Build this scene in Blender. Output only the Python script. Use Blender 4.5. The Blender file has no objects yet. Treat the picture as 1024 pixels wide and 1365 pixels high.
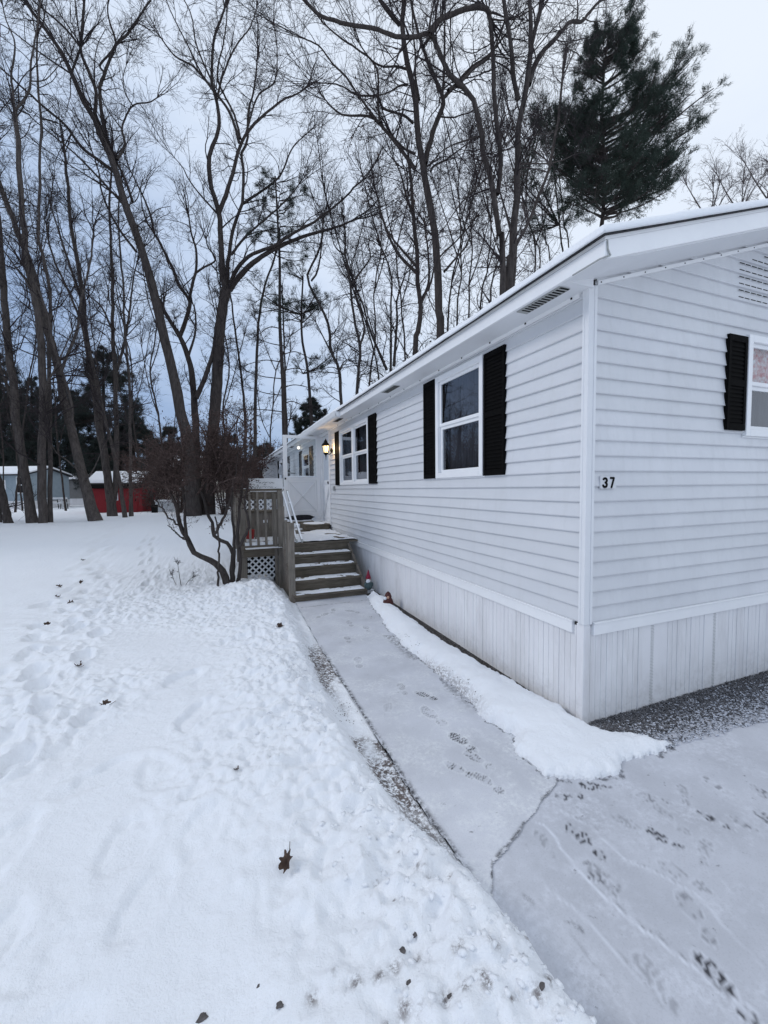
import bpy, bmesh, math, random
import numpy as np
from mathutils import Vector, Matrix
random.seed(7)
RNG = np.random.default_rng(11)
C = bpy.context.scene.collection
R = math.radians

# ------------------------------------------------------------------ camera
F, YAW, PIT, ROL, H = 556.6, R(21.63), R(-3.27), R(-0.68), 1.62
fw = Vector((math.sin(YAW)*math.cos(PIT), math.cos(YAW)*math.cos(PIT), math.sin(PIT)))
rt = Vector((math.cos(YAW), -math.sin(YAW), 0)); up = rt.cross(fw)
rt2 = rt*math.cos(ROL)+up*math.sin(ROL); up2 = up*math.cos(ROL)-rt*math.sin(ROL)
cd = bpy.data.cameras.new('camera'); cam = bpy.data.objects.new('camera', cd); C.objects.link(cam)
m = Matrix((rt2, up2, -fw)).transposed().to_4x4(); m.translation = Vector((0, 0, H)); cam.matrix_world = m
cd.sensor_fit = 'HORIZONTAL'; cd.sensor_width = 36; cd.lens = F/1024*36; cd.clip_end = 3000; cd.clip_start = .05
bpy.context.scene.camera = cam
FW, RT, UP = (np.array(v) for v in (fw, rt2, up2))
def W(px, py, D):                       # where a surveyed point stands, D metres out
    return np.array([0, 0, H])+D*(FW+RT*(px-512)/F-UP*(py-682.5)/F)

# ------------------------------------------------------------------ numpy noise
def _h(ix, iy, s):
    n = (ix.astype(np.int64)*374761393+iy.astype(np.int64)*668265263+s*1442695041) & 0x7fffffff
    n = (n ^ (n >> 13))*1274126177 & 0x7fffffff
    return ((n ^ (n >> 16)) & 0xffff)/65535.0
def vn(x, y, s=0):
    x = np.asarray(x, float); y = np.asarray(y, float)
    ix, iy = np.floor(x), np.floor(y); fx, fy = x-ix, y-iy
    fx = fx*fx*(3-2*fx); fy = fy*fy*(3-2*fy)
    a, b, c, d = _h(ix, iy, s), _h(ix+1, iy, s), _h(ix, iy+1, s), _h(ix+1, iy+1, s)
    return (a*(1-fx)+b*fx)*(1-fy)+(c*(1-fx)+d*fx)*fy
def fbm(x, y, o=4, s=0):
    t = 0; a = .5; k = 0
    for i in range(o):
        c, n = math.cos(.6*i), math.sin(.6*i)
        t = t+a*vn(x*c-y*n+i*7.3, x*n+y*c+i*3.1, s+i); k += a; a *= .5; x = x*2.03; y = y*2.03
    return t/k-.5
def lumps(x, y, sc, seed, rmin=.3, rmax=.75, dens=.7):
    X_ = x*sc; Y_ = y*sc; ix, iy = np.floor(X_), np.floor(Y_); out = np.zeros_like(X_)
    for i in (-1, 0, 1):
        for j in (-1, 0, 1):
            cx, cy = ix+i, iy+j; px = cx+_h(cx, cy, seed); py = cy+_h(cx, cy, seed+1); r = rmin+(rmax-rmin)*_h(cx, cy, seed+2); k = _h(cx, cy, seed+3) < dens
            d2 = ((X_-px)**2*(1+_h(cx, cy, seed+4))+(Y_-py)**2)/(r*r); out = np.maximum(out, np.where(k, r*np.sqrt(np.clip(1-d2, 0, 1)), 0))
    return out
def ss(a, b, x):
    t = np.clip((x-a)/(b-a), 0, 1); return t*t*(3-2*t)

# ------------------------------------------------------------------ object helpers
def tag(o, label=None, cat=None, group=None, kind=None):
    if label: o['label'] = label
    if cat: o['category'] = cat
    if group: o['group'] = group
    if kind: o['kind'] = kind
    return o
def empty(name, loc=(0, 0, 0), rz=0):
    o = bpy.data.objects.new(name, None); C.objects.link(o); o.location = loc; o.rotation_euler = (0, 0, rz); return o
def mesh_np(name, V, Fq, mt, parent=None, smooth=False, loc=None):
    V = np.asarray(V, np.float32); Fq = np.asarray(Fq, np.int32); k = Fq.shape[1]
    me = bpy.data.meshes.new(name); me.vertices.add(len(V)); me.vertices.foreach_set('co', V.ravel())
    me.loops.add(Fq.size); me.loops.foreach_set('vertex_index', Fq.ravel())
    me.polygons.add(len(Fq)); me.polygons.foreach_set('loop_start', np.arange(0, Fq.size, k, dtype=np.int32))
    if smooth: me.polygons.foreach_set('use_smooth', np.ones(len(Fq), bool))
    me.update(calc_edges=True); me.materials.append(mt)
    o = bpy.data.objects.new(name, me); C.objects.link(o)
    if parent is not None: o.parent = parent
    if loc is not None: o.location = loc
    return o
class MB:
    def __init__(s): s.v = []; s.f = []
    def add(s, vs, fs):
        n = len(s.v); s.v += [tuple(v) for v in vs]; s.f += [tuple(i+n for i in f) for f in fs]; return s
    def box(s, x0, x1, y0, y1, z0, z1):
        return s.add([(x, y, z) for z in (z0, z1) for x, y in ((x0, y0), (x1, y0), (x1, y1), (x0, y1))],
                     [(3, 2, 1, 0), (4, 5, 6, 7), (0, 1, 5, 4), (1, 2, 6, 5), (2, 3, 7, 6), (3, 0, 4, 7)])
    def bar(s, a, b, w, h, upv=(0, 0, 1)):
        a = Vector(a); b = Vector(b); d = (b-a).normalized(); u = Vector(upv)
        sx = d.cross(u).normalized(); sy = sx.cross(d)
        vs = [p+sx*i*w/2+sy*j*h/2 for p in (a, b) for i, j in ((-1, -1), (1, -1), (1, 1), (-1, 1))]
        return s.add(vs, [(0, 1, 2, 3), (7, 6, 5, 4), (0, 4, 5, 1), (1, 5, 6, 2), (2, 6, 7, 3), (3, 7, 4, 0)])
    def prism(s, poly, ax, a0, a1):      # polygon in the other two axes, extruded along ax
        def mk(p, t):
            q = list(p); q.insert(ax, t); return q
        n = len(poly)
        return s.add([mk(p, a0) for p in poly]+[mk(p, a1) for p in poly],
                     [tuple(range(n-1, -1, -1)), tuple(range(n, 2*n))]+[(i, (i+1) % n, n+(i+1) % n, n+i) for i in range(n)])
    def lathe(s, prof, c=(0, 0, 0), n=16):
        vs = [(c[0]+r*math.cos(2*math.pi*k/n), c[1]+r*math.sin(2*math.pi*k/n), c[2]+z) for r, z in prof for k in range(n)]
        fs = [(j*n+k, j*n+(k+1) % n, (j+1)*n+(k+1) % n, (j+1)*n+k) for j in range(len(prof)-1) for k in range(n)]
        fs += [tuple(range(n-1, -1, -1)), tuple((len(prof)-1)*n+k for k in range(n))]
        return s.add(vs, fs)
    def blob(s, c, r, seed=0, sub=2, amp=.2):
        b = bmesh.new(); bmesh.ops.create_icosphere(b, subdivisions=sub, radius=1)
        rr = random.Random(seed); ph = [rr.uniform(0, 6) for _ in range(6)]
        vs = []
        for v in b.verts:
            x, y, z = v.co; k = 1+amp*(math.sin(3*x+ph[0])*math.sin(3*y+ph[1])+.6*math.sin(7*z+ph[2]+x*4)*math.sin(6*y+ph[3]))
            vs.append((c[0]+x*k*r[0], c[1]+y*k*r[1], c[2]+z*k*r[2]))
        s.add(vs, [tuple(v.index for v in f.verts) for f in b.faces]); b.free(); return s
    def build(s, name, mt, parent=None, bevel=0, smooth=False, loc=None):
        me = bpy.data.meshes.new(name); me.from_pydata(s.v, [], s.f); me.update(); me.materials.append(mt)
        b = bmesh.new(); b.from_mesh(me); bmesh.ops.recalc_face_normals(b, faces=b.faces)
        if bevel: bmesh.ops.bevel(b, geom=b.edges[:], offset=bevel, segments=1, affect='EDGES', clamp_overlap=True)
        b.to_mesh(me); b.free()
        if smooth:
            for p in me.polygons: p.use_smooth = True
        o = bpy.data.objects.new(name, me); C.objects.link(o)
        if parent is not None: o.parent = parent
        if loc is not None: o.location = loc
        return o

# ------------------------------------------------------------------ materials
def nodes(name):
    mt = bpy.data.materials.new(name); mt.use_nodes = True; nt = mt.node_tree
    return mt, nt, nt.nodes['Principled BSDF'], nt.nodes, nt.links
def noise(nt, scale, detail=5, rough=.6, vec=None, stretch=None):
    n = nt.nodes.new('ShaderNodeTexNoise'); n.inputs['Scale'].default_value = scale; n.inputs['Detail'].default_value = detail
    n.inputs['Roughness'].default_value = rough
    if vec is None: vec = nt.nodes.new('ShaderNodeTexCoord').outputs['Object']
    if stretch:
        mp = nt.nodes.new('ShaderNodeMapping'); mp.inputs['Scale'].default_value = stretch
        nt.links.new(vec, mp.inputs['Vector']); vec = mp.outputs['Vector']
    nt.links.new(vec, n.inputs['Vector']); return n
def ramp(nt, src, stops):
    r = nt.nodes.new('ShaderNodeValToRGB'); e = r.color_ramp.elements
    while len(e) < len(stops): e.new(.5)
    for i, (p, c) in enumerate(stops):
        e[i].position = p; e[i].color = (c, c, c, 1) if isinstance(c, (int, float)) else (*c, 1)
    nt.links.new(src, r.inputs['Fac']); return r.outputs['Color']
def mixc(nt, fac, a, b, mode='MIX'):
    n = nt.nodes.new('ShaderNodeMix'); n.data_type = 'RGBA'; n.blend_type = mode
    for sock, v in ((n.inputs['Factor'], fac), (n.inputs['A'] if 'A' in n.inputs else n.inputs[6], a), (n.inputs[7], b)):
        pass
    for idx, v in ((0, fac), (6, a), (7, b)):
        s = n.inputs[idx]
        if hasattr(v, 'is_output'): nt.links.new(v, s)
        else: s.default_value = v if idx == 0 else (*v, 1)
    return n.outputs[2]
def mathn(nt, op, a, b=0.0, clamp=False):
    n = nt.nodes.new('ShaderNodeMath'); n.operation = op; n.use_clamp = clamp
    for i, v in enumerate((a, b)):
        if hasattr(v, 'is_output'): nt.links.new(v, n.inputs[i])
        else: n.inputs[i].default_value = v
    return n.outputs[0]
def bump(nt, p, src, strength=.3, dist=.01, nrm=None):
    b = nt.nodes.new('ShaderNodeBump'); b.inputs['Strength'].default_value = strength; b.inputs['Distance'].default_value = dist
    nt.links.new(src, b.inputs['Height'])
    if nrm is not None: nt.links.new(nrm, b.inputs['Normal'])
    nt.links.new(b.outputs['Normal'], p.inputs['Normal']); return b.outputs['Normal']
def simple(name, c1, c2=None, scale=8, rough=.6, bmp=0, bd=.005, stretch=None, spec=.3, detail=6):
    mt, nt, p, N, L = nodes(name); p.inputs['Roughness'].default_value = rough; p.inputs['Specular IOR Level'].default_value = spec
    n = noise(nt, scale, detail, .65, stretch=stretch)
    L.new(ramp(nt, n.outputs['Fac'], [(.3, c1), (.7, c2 or c1)]), p.inputs['Base Color'])
    if bmp: bump(nt, p, n.outputs['Fac'], bmp, bd)
    return mt
def attr(nt, name):
    a = nt.nodes.new('ShaderNodeAttribute'); a.attribute_name = name; return a.outputs['Fac']

M = {}
def mk_snow(name, attrs=False):
    mt, nt, p, N, L = nodes(name)
    p.inputs['Roughness'].default_value = .75; p.inputs['Specular IOR Level'].default_value = .25
    n1 = noise(nt, 1.3, 3); n2 = noise(nt, 22, 6, .7); n3 = noise(nt, 160, 3, .6)
    col = mixc(nt, n1.outputs['Fac'], (.87, .892, .93), (.905, .922, .95))
    if attrs:
        nd = noise(nt, 45, 6, .75); nd2 = noise(nt, 9, 4, .6)
        k = mathn(nt, 'MULTIPLY', attr(nt, 'dirt'), ramp(nt, nd.outputs['Fac'], [(.43, 0.0), (.55, 1.0)]))
        dc = mixc(nt, nd2.outputs['Fac'], (.05, .046, .046), (.24, .195, .18))
        col = mixc(nt, k, col, dc)
    L.new(col, p.inputs['Base Color'])
    b1 = bump(nt, p, n2.outputs['Fac'], .5, .03); bump(nt, p, n3.outputs['Fac'], .45, .005, b1)
    return mt
M['ground'] = mk_snow('snow_ground', True)
M['snow'] = mk_snow('snow')
def panel_tone(mt, ax, amt=.055):
    nt = mt.node_tree; N, L = nt.nodes, nt.links; p = N['Principled BSDF']; src = p.inputs['Base Color'].links[0].from_socket
    sp = N.new('ShaderNodeSeparateXYZ'); L.new(N.new('ShaderNodeTexCoord').outputs['Object'], sp.inputs[0])
    row = mathn(nt, 'FLOOR', mathn(nt, 'DIVIDE', mathn(nt, 'SUBTRACT', sp.outputs['Z'], .6995), .2032))
    colm = mathn(nt, 'FLOOR', mathn(nt, 'ADD', mathn(nt, 'DIVIDE', sp.outputs[ax], 3.66), mathn(nt, 'MULTIPLY', row, .37)))
    cb_ = N.new('ShaderNodeCombineXYZ'); L.new(row, cb_.inputs[0]); L.new(colm, cb_.inputs[1])
    wn = N.new('ShaderNodeTexWhiteNoise'); L.new(cb_.outputs[0], wn.inputs['Vector'])
    # grime streaks running down from the laps
    gn_ = noise(nt, 9, 5, .7, stretch=(1, 1, .12))
    k = mathn(nt, 'ADD', mathn(nt, 'MULTIPLY', wn.outputs['Value'], amt*6), mathn(nt, 'MULTIPLY', ramp(nt, gn_.outputs['Fac'], [(.52, 0.), (.8, 1.)]), .45))
    c = mixc(nt, mathn(nt, 'MINIMUM', k, 1.0), src, (.60, .61, .62)); L.new(c, p.inputs['Base Color'])
M['vinyl'] = simple('white_vinyl_siding', (.67, .685, .715), (.73, .74, .765), 2.5, .45, .08, .002, stretch=(1, 1, 3))
def dirty_vinyl():
    mt, nt, p, N, L = nodes('gable_vinyl_siding'); p.inputs['Roughness'].default_value = .5
    a = noise(nt, 1.6, 4, .6); b = noise(nt, 14, 5, .7, stretch=(1, 1, .35)); c = noise(nt, 60, 3, .6)
    col = mixc(nt, ramp(nt, a.outputs['Fac'], [(.35, 0.), (.7, 1.)]), (.74, .75, .775), (.65, .66, .69))
    col = mixc(nt, mathn(nt, 'MULTIPLY', ramp(nt, b.outputs['Fac'], [(.5, 0.), (.75, 1.)]), .35), col, (.56, .57, .60))
    L.new(col, p.inputs['Base Color']); bump(nt, p, c.outputs['Fac'], .12, .002); return mt
M['gvinyl'] = dirty_vinyl()
panel_tone(M['vinyl'], 'Y'); panel_tone(M['gvinyl'], 'X')
M['trim'] = simple('white_trim', (.84, .845, .86), (.89, .895, .90), 5, .4, .04, .002)
M['skirt'] = simple('skirting_vinyl', (.76, .755, .775), (.85, .85, .86), 2.2, .5, .05, .002, stretch=(1, 1, .5))
def splash(mt):
    nt = mt.node_tree; N, L = nt.nodes, nt.links; p = N['Principled BSDF']; src = p.inputs['Base Color'].links[0].from_socket
    sp = N.new('ShaderNodeSeparateXYZ'); L.new(N.new('ShaderNodeTexCoord').outputs['Object'], sp.inputs[0])
    n = noise(nt, 14, 6, .75); h = mathn(nt, 'MULTIPLY', mathn(nt, 'SUBTRACT', .30, sp.outputs['Z']), 2.2, True)
    k = mathn(nt, 'MULTIPLY', ramp(nt, n.outputs['Fac'], [(.42, 0.), (.66, 1.)]), h)
    m2 = noise(nt, 5, 5, .7, stretch=(1, 1, .2)); k2 = mathn(nt, 'MULTIPLY', ramp(nt, m2.outputs['Fac'], [(.5, 0.), (.75, 1.)]), .35)
    L.new(mixc(nt, mathn(nt, 'MAXIMUM', mathn(nt, 'MULTIPLY', k, .7), k2), src, (.40, .385, .37)), p.inputs['Base Color'])
splash(M['skirt'])
M['soffit'] = simple('soffit_white', (.76, .77, .79), (.80, .81, .83), 3, .5)
M['shutter'] = simple('black_shutter', (.003, .003, .0035), (.007, .0065, .006), 30, .8, .1, .002, spec=.06)
M['black'] = simple('black_metal', (.006, .006, .006), (.012, .012, .012), 20, .7, spec=.1)
M['blackstuff'] = simple('black_fabric', (.008, .008, .01), (.02, .02, .025), 12, .8, .5, .02)
M['shingle'] = simple('dark_shingle', (.02, .02, .022), (.05, .05, .055), 40, .9, .5, .01)
M['vent'] = simple('vent_metal', (.30, .31, .30), (.42, .43, .42), 60, .5, .2, .003)
def wood(name, c1, c2, axis):
    mt, nt, p, N, L = nodes(name); p.inputs['Roughness'].default_value = .8; p.inputs['Specular IOR Level'].default_value = .2
    st = [9, 9, 9]; st[axis] = .7
    a = noise(nt, 6, 8, .7, stretch=st); b = noise(nt, 3, 4, .6)
    col = mixc(nt, ramp(nt, a.outputs['Fac'], [(.3, 0.), (.7, 1.)]), c1, c2)
    col = mixc(nt, ramp(nt, b.outputs['Fac'], [(.45, 0.), (.75, .55)]), col, (.05, .05, .035))
    L.new(col, p.inputs['Base Color']); bump(nt, p, a.outputs['Fac'], .4, .004); return mt
M['wood_x'] = wood('weathered_wood_long', (.085, .072, .056), (.21, .178, .14), 0)
M['wood_z'] = wood('weathered_wood_upright', (.15, .13, .11), (.28, .25, .215), 2)
M['wood_y'] = wood('weathered_wood_deck', (.12, .10, .085), (.23, .20, .17), 1)
M['lattice'] = simple('white_lattice', (.66, .67, .69), (.80, .81, .82), 20, .6)
def glass():
    mt, nt, p, N, L = nodes('window_glass'); N.remove(p)
    o = N['Material Output']; t = N.new('ShaderNodeBsdfTransparent'); t.inputs[0].default_value = (.88, .90, .91, 1)
    g = N.new('ShaderNodeBsdfGlossy'); g.inputs['Roughness'].default_value = .015; g.inputs['Color'].default_value = (.9, .93, 1, 1)
    f = N.new('ShaderNodeFresnel'); f.inputs['IOR'].default_value = 1.55
    x = N.new('ShaderNodeMixShader'); L.new(mathn(nt, 'MULTIPLY', mathn(nt, 'MULTIPLY', f.outputs[0], 1.5), mathn(nt, 'SUBTRACT', 1.0, N.new('ShaderNodeNewGeometry').outputs['Backfacing'])), x.inputs[0]); L.new(t.outputs[0], x.inputs[1]); L.new(g.outputs[0], x.inputs[2])
    L.new(x.outputs[0], o.inputs[0]); return mt
M['glass'] = glass()
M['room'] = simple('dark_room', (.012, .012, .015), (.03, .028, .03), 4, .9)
M['curtain'] = simple('grey_curtain', (.035, .034, .042), (.07, .068, .08), 12, .9, .4, .02, stretch=(1, 6, .3))
M['palecurtain'] = simple('pale_curtain', (.16, .18, .19), (.30, .32, .33), 10, .9, .4, .02, stretch=(1, 5, .3))
M['redcurtain'] = simple('red_pattern_curtain', (.55, .05, .04), (.9, .86, .84), 26, .9, detail=2)
def emis(name, c, s):
    mt, nt, p, N, L = nodes(name); p.inputs['Emission Color'].default_value = (*c, 1); p.inputs['Emission Strength'].default_value = s
    p.inputs['Base Color'].default_value = (.8, .7, .5, 1); return mt
M['lamp'] = emis('lit_lamp_glass', (1, .74, .40), 1.15)
M['bulb'] = emis('lit_bulb', (1, .9, .75), 2.2)
def bark(name, c1, c2, sc=5):
    mt, nt, p, N, L = nodes(name); p.inputs['Roughness'].default_value = .95; p.inputs['Specular IOR Level'].default_value = .1
    a = noise(nt, sc, 9, .75, stretch=(3, 3, .55)); b = noise(nt, 1.1, 3, .6)
    col = mixc(nt, ramp(nt, a.outputs['Fac'], [(.36, 0.), (.64, 1.)]), c1, c2)
    col = mixc(nt, mathn(nt, 'MULTIPLY', b.outputs['Fac'], .5), col, tuple(x*1.3 for x in c2))
    L.new(col, p.inputs['Base Color']); bump(nt, p, a.outputs['Fac'], .9, .05); return mt
M['bark'] = bark('grey_brown_bark', (.016, .014, .0135), (.092, .079, .074))
M['bark2'] = bark('brown_bark', (.014, .012, .012), (.080, .067, .062))
M['bark3'] = bark('pale_bark', (.026, .022, .021), (.118, .102, .095))
M['twig'] = simple('twigs', (.030, .025, .027), (.055, .046, .048), 3, .9, spec=.1)
M['twigpale'] = simple('pale_twigs', (.09, .075, .075), (.14, .12, .12), 3, .9, spec=.1)
M['needle'] = simple('pine_needles', (.020, .032, .026), (.048, .066, .050), 1.2, .7, spec=.2)
M['needle2'] = simple('far_needles', (.016, .024, .022), (.040, .052, .045), .5, .7, spec=.2)
M['dryleaf'] = simple('dry_leaves', (.045, .028, .025), (.12, .075, .065), 6, .85, spec=.1)
M['bushleaf'] = simple('bush_leaves', (.018, .012, .012), (.13, .092, .082), 26, .85, spec=.1)
M['oakleaf'] = simple('oak_leaf', (.03, .02, .018), (.11, .07, .05), 30, .8, .4, .003)
M['stone'] = simple('wet_stone', (.05, .045, .045), (.16, .145, .14), 40, .7, .4, .004)

# ------------------------------------------------------------------ ground, path, driveway
Ly = np.array([-40, -1, .85, .98, 1.36, 1.79, 2.62, 3.82, 5.96, 7.2]); Lx = np.array([1.06, 1.06, 1.10, 1.07, 1.0-.02, .87, .77, .84, .95, .95])
Ry = np.array([1.60, 1.71, 2.1, 2.8, 3.45, 4.4, 5.2, 5.75, 6.2]); Rx = np.array([2.70, 1.75, 1.68, 1.74, 1.72, 1.72, 1.80, 1.93, 2.02])
trail = [(-1.1, 2.6), (-1.35, 4.3), (-1.5, 5.8), (-1.75, 7.4), (-2.1, 9.2), (-2.5, 11.3), (-2.9, 13.5), (-3.1, 16), (-3.0, 19)]
trail2 = [(-.9, 7.5), (-1.3, 9.5), (-1.6, 11.5), (-1.9, 14)]
prints = []
_r = random.Random(4)
for tr, st in ((trail, .30), (trail2, .42), ([(x-.35, y+.1) for x, y in trail[1:]], .5)):
    for (a, b), (c, d) in zip(tr[:-1], tr[1:]):
        n = int(math.hypot(c-a, d-b)/st)
        for i in range(n):
            t = i/n; s = 1 if i % 2 else -1
            prints.append((a+(c-a)*t+s*.12+_r.uniform(-.09, .09), b+(d-b)*t+_r.uniform(-.09, .09), math.atan2(c-a, d-b)+_r.uniform(-.3, .3), .055+_r.uniform(0, .035), .075, .15))
for x, y, a, dp in ((-.30, 1.75, .5, .022), (-.42, 2.05, .3, .022), (-.12, 1.95, .4, .022), (-.75, 1.75, .1, .03), (-.62, 2.6, 1.1, .025), (-.35, 2.5, -.4, .02), (-.9, 2.2, .1, .025), (-.50, 1.36, 1.2, .02),
                  (.15, 1.55, .2, .02), (-.2, 3.0, .4, .04), (-.85, 3.3, .2, .05), (.2, 2.7, 1.2, .03), (-.3, 3.7, .8, .04), (.1, 4.4, 1.1, .03)):
    prints.append((x, y, a, dp, .085, .19))
def signed(x, y):
    n = fbm(x*3.1, y*3.1, 4, 5)*.16+fbm(x*14, y*14, 3, 9)*.05
    L = np.interp(y, Ly, Lx)+n*.7
    return x-L, n
BANK = [(2.01, 5.80), (1.78, 4.47), (1.71, 3.69), (1.74, 3.21), (1.72, 2.79), (1.68, 2.39), (1.72, 2.14), (1.63, 2.0), (1.64, 1.75), (1.91, 1.62), (2.05, 1.62), (2.13, 1.69), (2.38, 1.66), (2.64, 1.665), (2.56, 1.73), (2.44, 1.83), (2.32, 1.91), (2.26, 1.99), (2.22, 2.3), (2.17, 2.7), (2.13, 3.4), (2.12, 4.2), (2.13, 4.8), (2.19, 5.3), (2.17, 5.85)]
def inpoly(x, y, P):
    d = np.full(np.shape(x), 9.); ins = np.zeros(np.shape(x), bool)
    for (a, b_), (c, e_) in zip(P, P[1:]+P[:1]):
        u, v = c-a, e_-b_; t = np.clip(((x-a)*u+(y-b_)*v)/(u*u+v*v), 0, 1); d = np.minimum(d, np.hypot(x-a-t*u, y-b_-t*v))
        if v: ins ^= ((b_ > y) != (e_ > y)) & (x < u*(y-b_)/v+a)
    return ins, d
def height(x, y, full=False):
    sL, n = signed(x, y)
    R_ = np.interp(y, Ry, Rx)+n*.6
    yard = .09+.05*ss(-.2, -2.5, x-.6)*0+.36*ss(5, 19, y)+fbm(x*.5, y*.5, 3, 2)*.07*ss(0, 6, np.hypot(x, y-3))+fbm(x*1.7, y*1.7, 3, 3)*.04
    # lumpy thrown snow beside the path
    near = np.exp(-((np.maximum(-sL, 0)-.35)/.5)**2)*ss(8.5, 5.5, y)
    lum = np.abs(fbm(x*5, y*5, 4, 21))*2; lum2 = np.abs(fbm(x*13, y*13, 3, 31))*2
    near = np.maximum(near, ss(1.75, 1.2, y)*ss(-.1, .35, x)*.9)
    yard = yard+near*(.02+.085*(.35-lum)+.035*(.4-lum2)+.05*fbm(x*2.2, y*2.2, 3, 41)+.022*fbm(x*26, y*26, 3, 43))
    wx = x+fbm(x*11, y*11, 2, 141)*.05; wy = y+fbm(x*11, y*11, 2, 151)*.05
    nl = np.clip(near*ss(.1, .3, fbm(x*1.8, y*1.8, 3, 111)+.22), 0, 1)
    nl = nl*(1+.8*ss(1.7, 1.2, y))
    yard = yard+nl*(.030*lumps(wx, wy, 14, 201)+.018*lumps(wx, wy, 27, 211)+.034*lumps(wx, wy, 7.5, 221, dens=.45)*ss(1.9, 1.2, y))
    # churned snow further out
    ch = ss(.1, .35, fbm(x*.8+3, y*.8, 3, 51)+.25)*ss(12, 6, y)*ss(-3.6, -1.2, x)
    yard = yard+ch*(.06*fbm(x*4.2, y*4.2, 4, 61)+.045*(.4-np.abs(fbm(x*9, y*9, 3, 71))*2)+.02*fbm(x*22, y*22, 3, 73)+.022*lumps(wx, wy, 12, 231)+.012*lumps(wx, wy, 25, 241))
    tr_ = np.exp(-((x-np.interp(y, [2.6, 5.8, 9.2, 13.5, 19], [-1.2, -1.6, -2.2, -3.0, -3.0]))/.42)**2)*ss(22, 12, y)*ss(1.8, 3.2, y)
    yard = yard+tr_*(.09*fbm(x*3.4, y*3.4, 3, 77)+.05*(.35-np.abs(fbm(x*8, y*8, 3, 78))*2))
    # heap at the foot of the deck and the stair
    yard = yard+.12*np.exp(-(((x-.35)/.5)**2+((y-6.35)/.45)**2))*(1+fbm(x*5, y*5, 3, 81)*.8)
    for a, b, c, dp, w, l in prints:
        if not full: break
        msk = (np.abs(x-a) < .6) & (np.abs(y-b) < .6)
        if not msk.any(): continue
        X = x[msk]-a; Y = y[msk]-b; cs, sn = math.cos(c), math.sin(c)
        u = (X*cs-Y*sn)/w; v = (X*sn+Y*cs)/l; q = np.sqrt(u*u+v*v)+fbm(x[msk]*7, y[msk]*7, 3, 17)*.9
        yard[msk] += dp*.75*(-(1-ss(.75, 1.15, q))+.22*np.exp(-((q-1.35)/.2)**2))
    tl = ss(.0, -.22, sL)
    base_ = np.where(x < np.interp(y, [1.3, 1.8, 4.0, 5.96], [.93, .90, .915, .975])+.02, -.010+.010*fbm(x*20, y*20, 2, 3), -.05)
    hl = base_+(yard-base_)*tl
    # bank along the house wall
    ins, dd = inpoly(x, y, BANK)
    dd = np.where(ins, dd, -dd)+fbm(x*7, y*7, 4, 12)*.07+fbm(x*24, y*24, 3, 13)*.045
    wall = 2.245-x
    b2 = (.055+.06*ss(1.6, 2.3, y))*(1-np.exp(-np.maximum(dd, 0)/.055))*(1+.5*fbm(x*3, y*3, 3, 8))+ss(0, .06, dd)*(.018*fbm(x*9, y*9, 4, 88)+.012*lumps(x, y, 11, 251, dens=.35)*ss(.16, .05, dd))
    b2 = np.where(dd > 0, np.maximum(b2, .004), 0)
    b2 = np.where((x > 2.24) & (y > 2.03), 0, b2)
    hr = np.where(b2 > .003, b2, -.05)
    h = hl
    right = (x > 1.35) & (y < 7)
    h = np.where(right, np.maximum(-.05, hr), h)
    # behind the stair and beyond the house
    h = np.where((y > 6.0) & (x > .97) & (x < 2.2), np.minimum(.05+.36*ss(6, 19, y), yard*.5), h)
    h = np.where((x > 2.2) & (y > 7), .1+.3*ss(7, 19, y), h)
    return h
def gz(x, y):
    return float(height(np.array([float(x)]), np.array([float(y)]))[0])
def axis(a, b, st, lo, hi, g=1.055):
    c = list(np.arange(a, b+1e-6, st)); s = st
    while c[-1] < hi: s *= g; c.append(c[-1]+s)
    s = st; d = []; p = a
    while p > lo: s *= g; p -= s; d.append(p)
    return np.array(d[::-1]+c)
xs = axis(-1.4, 2.75, .0125, -900, 900); ys = axis(.7, 6.6, .0125, -60, 1500)
X, Y = np.meshgrid(xs, ys); Z = height(X.ravel(), Y.ravel(), True).reshape(X.shape)
Z = Z-.10*ss(25, 60, np.hypot(X, Y))
nx, ny = len(xs), len(ys)
idx = np.arange(nx*ny).reshape(ny, nx)
Q = np.stack([idx[:-1, :-1], idx[:-1, 1:], idx[1:, 1:], idx[1:, :-1]], -1).reshape(-1, 4)
def set_attr(o, name, v):
    a = o.data.attributes.new(name, 'FLOAT', 'POINT'); a.data.foreach_set('value', np.asarray(v, np.float32).ravel())
g = mesh_np('ground', np.stack([X, Y, Z], -1).reshape(-1, 3), Q, M['ground'], smooth=True); tag(g, kind='structure')
sL, _n = signed(X, Y)
band = (Z < .02)*(X < 1.0)*1.15*ss(1.5, 1.9, Y)*ss(4.6, 3.8, Y)*ss(.26, .52, vn(X*4, Y*3, 91)*.7+vn(X*12, Y*12, 96)*.3)
band = np.maximum(band, .9*np.exp(-((sL+.03)/.05)**2)*ss(1.3, 1.7, Y)*ss(4.6, 3.4, Y)*ss(.35, .6, vn(X*3, Y*3, 95)))
band = np.maximum(band, .8*np.exp(-((X-np.interp(Y, Ry, Rx)-.0)/.045)**2)*ss(2.2, 2.9, Y)*ss(5.2, 4.6, Y)*ss(.4, .7, vn(X*2, Y*2.2, 92)))
band = np.maximum(band, np.where((X > 2.10) & (Y > 2.1) & (Y < 6) & (Z < .035), 1.3, 0))
blot = 0
_q = random.Random(15)
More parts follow.
